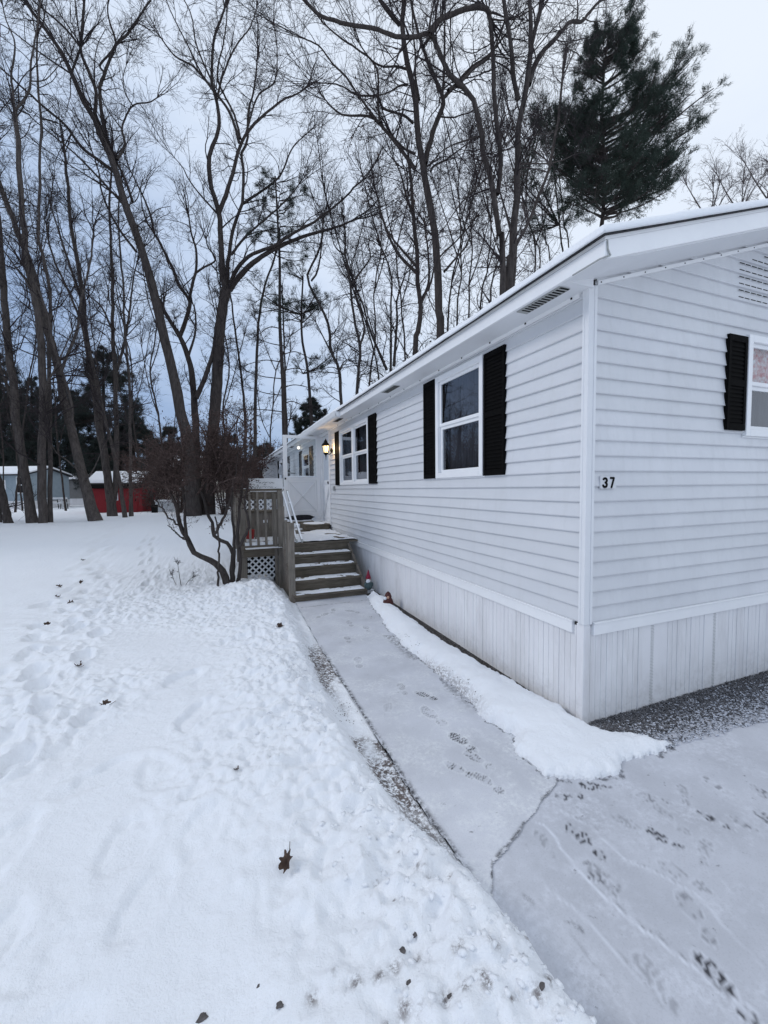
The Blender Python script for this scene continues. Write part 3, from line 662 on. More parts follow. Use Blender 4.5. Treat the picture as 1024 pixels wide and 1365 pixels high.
for k in range(N_):
    u0 = gwin[0]+.055+(gwin[1]-gwin[0]-.11)*k/N_; u1 = u0+(gwin[1]-gwin[0]-.11)/N_; v0 = .07+.01*math.sin(k*1.9); v1 = .07+.01*math.sin((k+1)*1.9)
    o.add([(u0, HY+v0, 2.42), (u1, HY+v1, 2.42), (u1, HY+v1, 2.735), (u0, HY+v0, 2.735)], [(0, 1, 2, 3)])
o.build('valance', M['redcurtain'], wg)
def shutter(u0, u1, z0, z1, side=True, flat=True):
    mb = MB()
    def P(a, b, o0, o1, c, d):
        if side: mb.box(HX-o1, HX-o0, a, b, c, d)
        else: mb.box(a, b, HY-o1, HY-o0, c, d)
    P(u0, u1, .006, .022, z0, z1)
    s = .03
    P(u0, u0+s, .022, .034, z0, z1); P(u1-s, u1, .022, .034, z0, z1); P(u0+s, u1-s, .022, .034, z0, z0+.05); P(u0+s, u1-s, .022, .034, z1-.05, z1)
    P(u0+s, u1-s, .022, .034, (z0+z1)/2-.025, (z0+z1)/2+.025)
    z = z0+.06
    while z < z1-.07:
        if not (z0+z1)/2-.045 < z < (z0+z1)/2+.025: P(u0+s, u1-s, .022, .029, z, z+.016)
        z += .032
    return hp(mb.build('shutter', M['shutter'], bevel=.001))
shutter(2.885, 3.175, 1.72, 2.79); shutter(4.075, 4.345, 1.72, 2.80)
shutter(5.92, 6.25, 1.69, 2.75); shutter(7.95, 8.27, 1.69, 2.75)
shutter(10.42, 10.82, 1.80, 2.70); shutter(11.88, 12.3, 1.78, 2.70)
shutter(14.1, 14.5, 1.7, 2.72); shutter(15.1, 15.58, 1.72, 2.72); shutter(16.52, 17.0, 1.72, 2.72)
shutter(3.655, 3.885, 2.04, 2.765, side=False)
# number 37
def digit(ch, x, z, h):
    st = .0145; pts = []
    if ch == '7': pts = [[(0, h), (.034, h), (.034, h-.004), (.014, 0)]]
    else:
        top = [(.0+.0, h*.80)]; c = (.017, h*.74); r = .0165
        top = [(c[0]+r*math.cos(a), c[1]+h*.225*math.sin(a)) for a in [R(t) for t in range(165, -76, -20)]]
        c2 = (.017, h*.27); bot = [(c2[0]+r*1.04*math.cos(a), c2[1]+h*.24*math.sin(a)) for a in [R(t) for t in range(75, -170, -20)]]
        pts = [top, bot]
    mb = MB()
    for pl in pts:
        for k, (a, b) in enumerate(zip(pl[:-1], pl[1:])):
            mb.bar((x+a[0], HY-.0215-k*.00005, z+a[1]), (x+b[0], HY-.0215-k*.00005, z+b[1]), .004, st, upv=(0, 0, 1) if abs(b[0]-a[0]) > abs(b[1]-a[1]) else (1, 0, 0))
            mb.lathe([(st*.5, -.002), (st*.5, .002)], (0, 0, 0), 10)
            for i in range(len(mb.v)-20, len(mb.v)):
                v = mb.v[i]; mb.v[i] = (x+b[0]+v[0], HY-.0215-k*.00005+v[2], z+b[1]+v[1])
    return mb
nb = hp(tag(MB().box(2.362, 2.505, HY-.0205, HY-.012, 1.600, 1.682).build('number_plate', M['gvinyl']), 'house number 37 in black digits'))
digit('3', 2.385, 1.608, .062).build('digit', M['black'], nb); digit('7', 2.448, 1.608, .062).build('digit', M['black'], nb)
# front door and open storm door
dr = MB().box(HX+.03, HX+.07, door_h[0]+.05, door_h[1]-.05, .88, 2.82)
D = hp(tag(dr.build('front_door', M['trim'], bevel=.003), 'white front door with tall glass light and crossbuck panel'))
cb = MB()
for y0, y1, a, b in ((8.86, 9.54, .95, 1.0), (8.86, 9.54, 1.72, 1.78), (8.86, 8.92, 1.0, 1.72), (9.48, 9.54, 1.0, 1.72), (8.86, 8.92, 1.8, 2.74), (9.48, 9.54, 1.8, 2.74), (8.86, 9.54, 2.74, 2.79)): cb.box(HX+.02, HX+.03, y0, y1, a, b)
cb.bar((HX+.024, 8.92, 1.0), (HX+.024, 9.48, 1.72), .008, .05, (1, 0, 0)); cb.bar((HX+.0245, 8.92, 1.72), (HX+.0245, 9.48, 1.0), .0085, .05, (1, 0, 0))
cb.build('crossbuck', M['soffit'], D)
MB().box(HX+.026, HX+.030, 8.93, 9.47, 1.82, 2.72).build('pane', M['glass'], D)
MB().box(HX-.03, HX+.03, 8.9, 8.93, 1.72, 1.75).lathe([(.02, -.02), (.028, 0), (.02, .02)], (HX-.02, 8.9, 1.76), 12).build('handle', M['black'], D)
df = MB(); df.box(HX-.03, HX+.03, door_h[0]-.03, door_h[0]+.05, .84, 2.86).box(HX-.03, HX+.03, door_h[1]-.05, door_h[1]+.03, .84, 2.86).box(HX-.03, HX+.03, door_h[0]+.05, door_h[1]-.05, 2.80, 2.858).box(HX-.06, HX+.03, door_h[0]+.05, door_h[1]-.05, .84, .88)
hp(df.build('door_frame', M['trim'], bevel=.003))
SY_ = 9.60; sx0, sx1, sz0, sz1 = 1.385, 2.225, .98, 2.84
st = MB()
for a, b, c, d in ((sx0, sx0+.09, sz0, sz1), (sx1-.09, sx1, sz0, sz1), (sx0+.09, sx1-.09, sz0, sz0+.12), (sx0+.09, sx1-.09, sz1-.07, sz1), (sx0+.09, sx1-.09, 1.83, 1.90)): st.box(a, b, SY_, SY_+.035, c, d)
S = hp(tag(st.build('storm_door', M['trim'], bevel=.003), 'white crossbuck storm door standing open'))
pn = MB().box(sx0+.09, sx1-.09, SY_+.012, SY_+.024, sz0+.12, 1.83).build('panel', M['soffit'], S)
cb = MB(); cb.bar((sx0+.09, SY_+.006, sz0+.12), (sx1-.09, SY_+.006, 1.83), .012, .045, (0, 1, 0)); cb.bar((sx0+.09, SY_+.005, 1.83), (sx1-.09, SY_+.005, sz0+.12), .012, .045, (0, 1, 0))
for a, b, c, d in ((sx0+.10, sx0+.13, sz0+.13, 1.82), (sx1-.13, sx1-.10, sz0+.13, 1.82), (sx0+.13, sx1-.13, sz0+.13, sz0+.16), (sx0+.13, sx1-.13, 1.79, 1.82)): cb.box(a, b, SY_+.002, SY_+.012, c, d)
cb.build('crossbuck', M['trim'], S)
def clearglass():
    mt, nt, p, N, L = nodes('clear_glass'); N.remove(p); o = N['Material Output']
    t = N.new('ShaderNodeBsdfTransparent'); t.inputs[0].default_value = (.93, .95, .95, 1); g = N.new('ShaderNodeBsdfGlossy'); g.inputs['Roughness'].default_value = .02
    x = N.new('ShaderNodeMixShader'); x.inputs[0].default_value = .07; L.new(t.outputs[0], x.inputs[1]); L.new(g.outputs[0], x.inputs[2]); L.new(x.outputs[0], o.inputs[0]); return mt
M['clear'] = clearglass()
MB().box(sx0+.09, sx1-.09, SY_+.015, SY_+.019, 1.90, sz1-.07).build('pane', M['clear'], S)
MB().blob(((sx0+sx1)/2, SY_-.005, 1.905), (.36, .02, .018), 3, 3, .15).build('snow_ridge', M['snow'], S, smooth=True)
MB().box(sx0+.02, sx0+.05, SY_-.03, SY_, 1.84, 1.88).build('handle', M['black'], S)

# porch lantern (fixed on the wall)
def lantern(loc):
    e = empty('wall_lantern', loc); x = -.16
    MB().lathe([(.0, .0), (.05, .01), (.055, .03), (.02, .05)], (-.0, 0, 0), 12).build('wall_plate', M['black'], e).rotation_euler = (0, -math.pi/2, 0)
    mb = MB()
    for a, b in (((0, 0, -.03), (-.06, 0, -.10)), ((-.06, 0, -.10), (x, 0, -.085))): mb.bar(a, b, .02, .02)
    mb.build('bracket', M['black'], e)
    c = MB().lathe([(.10, .10), (.105, .115), (.07, .165), (.045, .19), (.04, .21), (.045, .215), (.02, .24), (.008, .27), (.001, .28)], (x, 0, 0), 8); c.build('cap', M['black'], e)
    c = MB().lathe([(.004, -.25), (.008, -.18), (.02, -.12), (.045, -.10), (.062, -.075), (.06, -.062)], (x, 0, 0), 8); c.build('finial', M['black'], e)
    c = MB().lathe([(.052, -.061), (.08, .098)], (x, 0, 0), 8).build('glass', M['lamp'], e)
    rb = MB()
    for k in range(8):
        a = 2*math.pi*k/8; rb.bar((x+.058*math.cos(a), .058*math.sin(a), -.065), (x+.088*math.cos(a), .088*math.sin(a), .102), .008, .008)
    rb.build('cage', M['black'], e)
    return e
ln = lantern((HX-.02, 8.52, 2.42)); tag(ln, 'lit black porch lantern on the white siding beside the double window', 'wall lantern')
ln.scale = (.85, .85, .85)
pl = bpy.data.lights.new('lantern_bulb', 'POINT'); pl.energy = 3; pl.color = (1, .66, .32); pl.shadow_soft_size = .05
po_ = bpy.data.objects.new('bulb', pl); C.objects.link(po_); po_.parent = ln; po_.location = (-.12, -.16, .02)
wl = empty('wall_light', (HX-.02, 12.05, 2.80)); tag(wl, 'small lit bulb on the siding above the farther shuttered window', 'wall light')
MB().lathe([(.04, -.02), (.04, .0), (.02, .03)], (-.03, 0, .05), 10).build('fitting', M['trim'], wl)
MB().blob((-.06, 0, 0), (.04, .04, .045), 1, 2, 0).build('bulb', M['bulb'], wl)
dish = empty('satellite_dish', (HX-.02, 13.1, 2.15)); tag(dish, 'small grey dish on a wall arm beyond the farther shuttered window', 'satellite dish')
b = MB(); prof = [(.001, 0), (.08, .01), (.16, .04), (.22, .08), (.22, .088), (.15, .05), (.001, .012)]
b.lathe(prof, (0, 0, 0), 20); ob = b.build('dish', simple('dish_grey', (.22, .23, .25), (.32, .33, .35), 8, .5), dish); ob.location = (-.28, 0, .06); ob.rotation_euler = (R(62), 0, R(-55))
MB().bar((0, 0, -.05), (-.28, 0, .0), .04, .04).bar((-.28, 0, 0), (-.30, -.2, .02), .03, .03).build('arm', M['vent'], dish)
mtr = tag(MB().box(HX-.05, HX-.014, 8.36, 8.42, 1.58, 1.67).box(HX-.055, HX-.05, 8.375, 8.405, 1.60, 1.65).build('doorbell', M['vent'], bevel=.004), 'small grey doorbell box on the siding left of the double window', 'doorbell')

# ------------------------------------------------------------------ stair and deck
stair = empty('wooden_steps', (1.5, 6.1, 0)); tag(stair, 'weathered wooden steps dusted with snow, leading up to the deck', 'steps')
def wp(o, e):
    o.parent = e; o.matrix_parent_inverse = Matrix.Translation(tuple(-v for v in e.location)); return o
zs = [.10, .26, .42, .575]; ysn = [5.97, 6.20, 6.44, 6.68]; x0s, x1s = .99, 2.06
for k, (z, y) in enumerate(zip(zs, ysn)):
    t = wp(MB().box(x0s-.02, x1s, y-.03, y+.27, z-.038, z).build('tread', M['wood_x'], bevel=.004), stair)
    zz = MB(); nxs = 40
    V = []; 
    Xg, Yg = np.meshgrid(np.linspace(x0s+.0, x1s-.02, 60), np.linspace(y-.022, y+.20, 14))
    Tt = .013*np.power(np.clip(np.minimum.reduce([(Xg-x0s)/.03, (x1s-.02-Xg)/.03, (Yg-y+.022)/.02, (y+.2-Yg)/.02]), 0, 1), .6)*(.5+.9*vn(Xg*9, Yg*9+k*7, 4))*ss(.30, .42, vn(Xg*7+k*3, Yg*14, 24)*.7+vn(Xg*25, Yg*25, 25)*.3)
    ed = (vn(Xg*22, Yg*22+k*5, 7)-.35)*.006
    i_ = np.arange(Xg.size).reshape(Xg.shape); q = np.stack([i_[:-1, :-1], i_[:-1, 1:], i_[1:, 1:], i_[1:, :-1]], -1).reshape(-1, 4)
    s_ = mesh_np('snow_dusting', np.stack([Xg, Yg, z-.001+Tt-np.where(Tt < .003, .004, 0)+ed*.3], -1).reshape(-1, 3), q, M['snow'], t, smooth=True)
    s_.parent = t; s_.matrix_parent_inverse = Matrix.Identity(4)
    s_.matrix_parent_inverse = Matrix.Identity(4)
    zb = zs[k-1] if k else 0
    wp(MB().box(x0s, x1s-.02, y+.0, y+.03, (zb if k else -.02), z-.038).build('riser', M['wood_x']), stair)
for x in (x0s-.045, x1s-.018):
    wp(MB().prism([(5.96, -.04), (7.0, -.04), (7.0, .62), (6.9, .70), (5.96, .10)], 0, x, x+.036).build('stringer', M['wood_y']), stair)
ZD = .735
deck = empty('deck', (1.3, 8.6, 0)); tag(deck, 'weathered wooden entry deck with baluster railing and white lattice skirt', 'deck')
DXL, DXR, DY0, DY1 = .36, HX-.03, 6.93, 10.6
for name, b, mt in (('rim_board', (x0s-.02, DXR-.15, DY0-.04, DY0, ZD-.19, ZD-.03), 'wood_x'), ('rim_board', (DXL, x0s-.06, DY0+.16, DY0+.2, ZD-.22, ZD-.03), 'wood_x'), ('rim_board', (DXL-.04, DXL, DY0+.16, DY1, ZD-.22, ZD-.03), 'wood_y')):
    wp(MB().box(*b).build(name, M[mt], bevel=.003), deck)
bd = MB(); y = DY0-.06
while y < DY1:
    xl = x0s-.03 if y < DY0+.15 else DXL-.03
    bd.box(xl, DXR, y, y+.135, ZD-.03, ZD); y += .14
fl = wp(bd.build('floor_boards', M['wood_x'], bevel=.003), deck)
Xg, Yg = np.meshgrid(np.linspace(DXL+.02, DXR-.01, 90), np.linspace(DY0-.04, DY1, 160))
cov = vn(Xg*4, Yg*4, 14); z_ = ZD-.004+.022*ss(.22, .4, cov)*(.6+vn(Xg*14, Yg*14, 5)*.8)
z_ = np.where((Xg < x0s) & (Yg < DY0+.2), ZD-.06, z_)
i_ = np.arange(Xg.size).reshape(Xg.shape); q = np.stack([i_[:-1, :-1], i_[:-1, 1:], i_[1:, 1:], i_[1:, :-1]], -1).reshape(-1, 4)
mesh_np('deck_snow', np.stack([Xg, Yg, z_], -1).reshape(-1, 3), q, M['snow'], fl, smooth=True)
def post(x, y, z0, z1, w=.09, m_='wood_z'): return wp(MB().box(x-w/2, x+w/2, y-w/2, y+w/2, z0, z1).build('post', M[m_], bevel=.004), deck)
FYr = DY0+.27
p1 = post(.36, FYr, -.02, 1.60, .095); p2 = post(.945, FYr-.18, -.02, 1.60, .09); p3 = post(.95, 6.02, -.02, 1.14, .085)
p3b = post(.87, FYr-.12, -.02, 1.55, .05)
post(.36, DY1-.05, -.02, 1.62); post(1.9, DY1-.05, .7, 1.62); post(.36, 8.9, -.02, 1.62)
def rail(a, b, w, h, name='rail', m_='wood_x'): return wp(MB().bar(a, b, w, h).build(name, M[m_], bevel=.003), deck)
rail((.30, FYr, 1.615), (1.0, FYr, 1.615), .10, .036); rail((.40, FYr-.03, 1.52), (.92, FYr-.03, 1.52), .03, .12); rail((.40, FYr+.02, .70), (.92, FYr+.02, .70), .03, .12)
sr = wp(MB().blob((.65, FYr, 1.637), (.33, .045, .012), 5, 3, .2).build('rail_snow', M['snow'], smooth=True), deck)
for k in range(4):
    x = .47+k*.125; wp(MB().box(x-.019, x+.019, FYr-.083, FYr-.046, .56, 1.585).build('baluster', M['wood_z'], bevel=.002), deck)
rail((.36, FYr+.05, 1.615), (.36, DY1, 1.615), .10, .036, m_='wood_y'); rail((.36, FYr+.05, .85), (.36, DY1, .85), .035, .08, m_='wood_y')
y = FYr+.2
while y < DY1-.1:
    wp(MB().box(.345, .38, y-.019, y+.019, .81, 1.598).build('baluster', M['wood_z'], bevel=.002), deck); y += .17
def lattice(x0, x1, y, z0, z1, sp=.075, w=.024, n=(1, 0)):
    mb = MB(); hh = z1-z0; ww = x1-x0
    for sgn in (1, -1):
        c = -hh
        while c < ww+hh:
            # line u = c + t*(sgn) , t from 0..hh
            ua, ub = (c, c+hh) if sgn > 0 else (c+hh, c)
            ta, tb = 0.0, 1.0; d = ub-ua
            lo, hi = sorted(((0-ua)/d, (ww-ua)/d)); ta, tb = max(ta, lo), min(tb, hi)
            if tb-ta > .02:
                off = .0 if sgn > 0 else .008
                mb.bar((x0+ua+d*ta, y+off, z0+hh*ta), (x0+ua+d*tb, y+off, z0+hh*tb), w, .006, (0, 1, 0)) if False else mb.bar((x0+ua+d*ta, y+off, z0+hh*ta), (x0+ua+d*tb, y+off, z0+hh*tb), w, .006, (0, 1, 0))
            c += sp*1.414
    return mb
wp(lattice(.42, .90, FYr-.02, .10, .56, .072, .026).build('lattice_panel', M['lattice']), deck)
wp(lattice(.55, 1.9, DY1-.03, .95, 1.45, .085, .03).build('lattice_panel', M['lattice']), deck)
wp(MB().box(.42, .90, FYr+.25, FYr+.27, 0, .6).build('underdeck_shade', M['black']), deck)  # black sheet standing in for the shade under the deck behind the lattice
rail((.38, DY1-.05, 1.615), (1.95, DY1-.05, 1.615), .10, .036); rail((.38, DY1-.05, 1.47), (1.95, DY1-.05, 1.47), .035, .05); rail((.38, DY1-.05, .93), (1.95, DY1-.05, .93), .035, .05)
# snow capped hand rails down the stair
for dx in (0, .075):
    h_ = wp(MB().bar((.985+dx, 7.03, 1.60), (1.03+dx, 5.99, .86), .028, .028).build('handrail', M['vent'], bevel=.004), deck)
    MB().bar((.985+dx, 7.0, 1.595), (1.03+dx, 6.02, .90), .026, .012).build('rail_snow', M['snow'], h_, bevel=.006)
for (x, y, z) in ((1.0, 6.75, 1.41), (1.02, 6.3, 1.09)):
    wp(MB().bar((x, y, z), (x+.10, y, z), .02, .02).build('rail_bracket', M['trim']), deck)
for k in range(3):
    x = 1.0+.015*k; y = 6.75-.28*k; z = 1.40-.2*k
    wp(MB().box(.935, .97, y-.018, y+.018, .55-.18*k+.12, z-.05).build('baluster', M['wood_z'], bevel=.002), deck)
# things on the deck
bx_ = empty('storage_box', (.78, 8.1, ZD)); tag(bx_, 'grey brown wooden storage box standing behind the baluster railing', 'box')
MB().box(-.32, .26, -.2, .22, 0.01, .46).build('body', M['wood_z'], bx_, bevel=.006)
MB().box(-.34, .28, -.23, .24, .46, .50).build('lid', M['wood_x'], bx_, bevel=.006)
MB().box(-.03, .05, -.212, -.2, .28, .33).build('latch', M['trim'], bx_)
rp = tag(MB().lathe([(.07, 0), (.085, .15), (.09, .155), (.09, .165), (.075, .165)], (.50, 7.75, ZD+.015), 14).build('bucket', simple('red_plastic', (.35, .03, .03), (.42, .05, .04), 8, .5)), 'small red bucket on the deck behind the balusters', 'bucket')
ds = empty('door_step', (1.98, 8.95, ZD)); tag(ds, 'small snow dusted wooden step in front of the white door', 'step')
MB().box(-.28, .22, -.22, .50, 0.01, .105).build('frame', M['wood_x'], ds, bevel=.004)
tp = MB().box(-.30, .23, -.24, .52, .105, .135).build('top', M['wood_x'], ds, bevel=.004)
MB().blob((-.03, .14, .135), (.25, .36, .014), 9, 3, .12).build('snow_cover', M['snow'], ds, smooth=True)
bn = empty('low_bench', (1.70, 9.86-.42, ZD)); tag(bn, 'low dark bench with snowy top below the open storm door', 'bench')
MB().box(-.36, .30, -.10, .10, .13, .165).build('seat', M['wood_x'], bn, bevel=.004)
for x in (-.32, .24): MB().box(x, x+.04, -.08, .08, 0, .13).build('leg', M['black'], bn)
MB().blob((-.03, 0, .167), (.31, .09, .012), 2, 3, .15).build('snow_cover', M['snow'], bn, smooth=True)
tag(MB().blob((1.70, 9.45, ZD+.245), (.30, .06, .06), 12, 3, .22).build('rolled_mat', M['blackstuff'], smooth=True), 'rolled black mat lying on the low bench by the door', 'mat')
sg = empty('welcome_sign', (.72, 7.6, 1.72)); tag(sg, 'white board sign with two lines of dark script above the deck railing', 'sign')
sgb = MB().box(-.28, .30, 0, .02, -.11, .12).box(-.28, .30, -.006, 0, .10, .12).build('board', M['trim'], sg, bevel=.002)
sg.location = (.78, 7.62, 1.695)
for x in (-.2, .2): MB().box(x, x+.03, .02, .04, -.96, .10).build('stake', M['wood_z'], sg)
tx = MB(); rr = random.Random(5)
for row, (xa, xb, z) in enumerate(((-.16, .15, .045), (-.03, .01, .01), (-.18, .18, -.035))):
    x = xa; pz = z
    while x < xb:
        w_ = rr.uniform(.006, .013); nz = z+rr.uniform(-.012, .014); tx.bar((x, -.0085, pz), (x+w_, -.0085, nz), .003, .0045, (1, 0, 0)); x += w_*.9; pz = nz
        if rr.random() < .12: x += .012
tx.build('lettering', M['black'], sg)
# garden gnomes
def skin(): return simple('gnome_skin', (.5, .3, .22), (.55, .34, .25), 20, .6)
M['skin'] = skin(); M['gred'] = simple('gnome_red', (.22, .012, .035), (.30, .02, .05), 12, .5); M['gblue'] = simple('gnome_coat', (.05, .08, .085), (.10, .14, .14), 12, .6)
gn = empty('garden_gnome', (2.10, 5.98, .07)); tag(gn, 'garden gnome with a tall pointed red hat and white beard by the steps', 'garden gnome')
MB().lathe([(.035, 0), (.06, .02), (.065, .06), (.05, .11), (.03, .14)], (0, 0, 0), 14).build('body', M['gblue'], gn, smooth=True)
MB().blob((0, 0, .155), (.036, .034, .036), 1, 2, .02).build('head', M['skin'], gn, smooth=True)
MB().blob((-.008, -.022, .128), (.036, .022, .042), 3, 2, .1).build('beard', M['snow'], gn, smooth=True)
MB().lathe([(.042, .172), (.036, .195), (.02, .25), (.006, .30), (.001, .305)], (0, 0, 0), 14).build('hat', M['gred'], gn, smooth=True)
for s in (-1, 1): MB().blob((s*.055, -.015, .08), (.018, .022, .035), 4, 2, .05).build('arm', M['gblue'], gn, smooth=True)
M['gdark'] = simple('gnome_dark_red', (.045, .012, .012), (.10, .03, .025), 25, .5)
g2 = empty('garden_figure', (2.075, 5.12, .06)); tag(g2, 'small dark red hooded garden figure in the snow against the skirting', 'garden figure')
MB().lathe([(.065, 0), (.075, .02), (.06, .07), (.04, .10)], (0, 0, 0), 14).build('body', M['gdark'], g2, smooth=True)
MB().lathe([(.045, .085), (.048, .11), (.035, .15), (.012, .175), (.001, .178)], (0, 0, 0), 12).build('hood', M['gdark'], g2, smooth=True)
MB().blob((-.012, -.03, .105), (.022, .02, .024), 1, 2, .02).build('face', M['skin'], g2, smooth=True)
MB().blob((-.05, -.02, .095), (.02, .02, .024), 1, 2, .1).build('snow_cap', M['snow'], g2, smooth=True)

# ------------------------------------------------------------------ leaves and stones on the snow
def leaf(px, py, s, label, rz, curl=.5, stem=True, kind='oak'):
    d = np.array([0, 0, H]); r = FW+RT*(px-512)/F-UP*(py-682.5)/F
    z = .08
    for _ in range(6): t = (z-H)/r[2]; z = gz(*(d+r*t)[:2])
    p = d+r*((z-H)/r[2])
    e = empty('fallen_leaf', (p[0], p[1], z+.006), rz); tag(e, label, 'leaf', 'dry leaves lying on the snow')
    N_ = 48; NR = 5; vs = [(0, 0, 0)]; fs = []; ph = random.uniform(0, 6)
    for q in range(1, NR+1):
        for k in range(N_):
            a = 2*math.pi*k/N_; lob = .80+.20*math.cos(7*a)-.08*abs(math.sin(3.5*a+.4))
            rr_ = (1+(lob-1)*(q/NR)**2)*q/NR; x = s*.46*math.sin(a)*rr_; y = s*.60*math.cos(a)*rr_
            zz_ = curl*.55*s*(abs(x)/s/.46)**1.6*.5+.16*s*math.sin(9*x/s+ph)*math.cos(7*y/s+ph)*q/NR+.05*s*math.sin(5*a+ph)*(q/NR)**2
            vs.append((x*(1-.25*curl*(q/NR)**2*.5), y, zz_+.15*s))
    fs = [(0, 1+k, 1+(k+1) % N_) for k in range(N_)]+[(1+(q-1)*N_+k, 1+q*N_+k, 1+q*N_+(k+1) % N_, 1+(q-1)*N_+(k+1) % N_) for q in range(1, NR) for k in range(N_)]
    o = MB().add(vs, fs).build('blade', M['oakleaf'], e, smooth=True)
    o.data.materials[0] = M['oakleaf']; sm = o.modifiers.new('t', 'SOLIDIFY'); sm.thickness = .0012
    o.rotation_euler = (random.uniform(-.6, .1), random.uniform(-.4, .4), 0)
    if stem: MB().bar((0, -s*.35, .0), (s*.12, -s*.95, s*.35), .0025, .0025).build('stalk', M['oakleaf'], e)
    return e
leaf(383, 1152, .075, 'large brown curled oak leaf with its stalk up, lower middle of the snow', 2.7, 1.2)
leaf(141, 941, .07, 'dark folded leaf half sunk in the snow at the left, nearer of the two', 1.2, 1.5)
leaf(107, 889, .08, 'thin brown leaf with upright stalk, farther of the two at the left', .5, 1.8)
leaf(317, 1028, .04, 'small dark leaf tip standing in the snow between oak leaf and path', .3, 1.2, False)
leaf(374, 837, .09, 'dark leaf sliver on the snow heap just left of the path top', 1.5, 1.4, False)
for i, (x, y) in enumerate(((76, 797), (94, 805), (64, 834), (108, 777), (78, 783), (110, 748))):
    leaf(x, y, .085, 'small dark leaf scrap along the footprint trail at the far left', i*1.1, 1.3, False)
for i, (px, py, r_, lb) in enumerate(((546, 1310, .017, 'dark pointed pebble nearest the bottom of the snow'), (536, 1268, .016, 'dark grey pebble in the churned snow above the pointed one'), (553, 1246, .013, 'brown pebble uppermost of three in the churned snow'),
                                      (693, 1222, .014, 'round brown pebble at the driveway edge of the snow'), (270, 1357, .02, 'grey pebble half sunk at the bottom left of the churned snow'), (722, 1314, .016, 'dark pebble sliver sunk beside the driveway edge'),
                                      (600, 1328, .014, 'dark flat pebble right of the pointed one'), (373, 1340, .016, 'grey pebble in a snow hollow at the bottom edge'), (345, 1315, .008, 'tiny dark pebble above the bottom hollow'))):
    d = np.array([0, 0, H]); r = FW+RT*(px-512)/F-UP*(py-682.5)/F; z = .08
    for _ in range(6): t = (z-H)/r[2]; z = gz(*(d+r*t)[:2])
    p = d+r*((z-H)/r[2])
    tag(MB().blob((0, 0, 0), (r_*.8, r_*(.45+.1*(i % 3)), r_*.4), i, 2, .35).build('pebble', M['stone'], smooth=True, loc=(p[0], p[1], z+r_*.02)), lb, 'pebble', 'pebbles in the churned snow')

# ------------------------------------------------------------------ trees
def nrm(v): return v/np.maximum(np.linalg.norm(v, axis=-1, keepdims=True), 1e-9)
def tubes(Pt, Rd, s):
    N, K, _ = Pt.shape
    T = np.gradient(Pt, axis=1); T = nrm(T)
    d = nrm(Pt[:, -1]-Pt[:, 0]); ref = np.where(np.abs(d[:, 2:3]) > .8, np.array([[1., .2, 0]]), np.array([[0, 0, 1.]]))
    A = nrm(np.cross(T, ref[:, None, :])); B = np.cross(T, A)
    a = np.arange(s)*2*np.pi/s
    V = Pt[:, :, None]+Rd[:, :, None, None]*(A[:, :, None]*np.cos(a)[:, None]+B[:, :, None]*np.sin(a)[:, None])
    i = np.arange(N*K*s).reshape(N, K, s); j = np.roll(i, -1, 2)
    Fq = np.stack([i[:, :-1], j[:, :-1], j[:, 1:], i[:, 1:]], -1).reshape(-1, 4)
    return V.reshape(-1, 3), Fq
def join(parts):
    V = []; Fs = []; n = 0
    for v, f in parts: V.append(v); Fs.append(f+n); n += len(v)
    return np.concatenate(V), np.concatenate(Fs)
def smoothpath(P, K):
    P = np.asarray(P, float); n = len(P)
    if n == 2: t = np.linspace(0, 1, K)[:, None]; return P[0]*(1-t)+P[1]*t
    E_ = np.vstack([2*P[0]-P[1], P, 2*P[-1]-P[-2]])
    L = np.r_[0, np.cumsum(np.linalg.norm(np.diff(P, axis=0), axis=1))]; q = np.linspace(0, L[-1], K); out = []
    for u in q:
        k = min(max(np.searchsorted(L, u)-1, 0), n-2); t = (u-L[k])/max(L[k+1]-L[k], 1e-6)
        p0, p1, p2, p3 = E_[k:k+4]
        out.append(.5*((2*p1)+(-p0+p2)*t+(2*p0-5*p1+4*p2-p3)*t*t+(-p0+3*p1-3*p2+p3)*t**3))
    return np.array(out)
def grow(P0, d0, ln, K, wander, upl, rg):
    N = len(P0); Pt = np.zeros((N, K+1, 3)); Pt[:, 0] = P0; d = d0.copy(); st = (ln/K)[:, None]
    bend = nrm(rg.normal(size=(N, 3)))*wander*.35
    for k in range(K):
        d = nrm(d+rg.normal(size=(N, 3))*wander+bend+np.array([0, 0, upl])); Pt[:, k+1] = Pt[:, k]+d*st
    return Pt
def kids(Pt, Rd, Ln, n, t0, t1, amin, amax, lf, K, wander, upl, rg, rfac=.5, rmin=.004, taper=.3):
    N, Kp, _ = Pt.shape; par = np.repeat(np.arange(N), n) if np.isscalar(n) else np.repeat(np.arange(N), n)
    m_ = len(par); t = rg.uniform(t0, t1, m_); u = t*(Kp-1); k = np.minimum(u.astype(int), Kp-2); f = (u-k)[:, None]
    P0 = Pt[par, k]*(1-f)+Pt[par, k+1]*f; T = nrm(Pt[par, k+1]-Pt[par, k]); r = Rd[par, k]*(1-f[:, 0])+Rd[par, k+1]*f[:, 0]
    rnd = nrm(np.cross(T, rg.normal(size=(m_, 3)))); an = np.radians(rg.uniform(amin, amax, m_))[:, None]
    d0 = nrm(T*np.cos(an)+rnd*np.sin(an)); L = lf(par, t, rg)
    P = grow(P0, d0, L, K, wander, upl, rg)
    r0 = np.maximum(np.minimum(r*rfac, .006+L*.011), rmin); tt = np.linspace(0, 1, K+1)[None]
    Rr = r0[:, None]*(1-(1-taper)*tt); Rr = np.maximum(Rr, rmin*.75)
    return P, Rr, L
def hw(D): return D/F
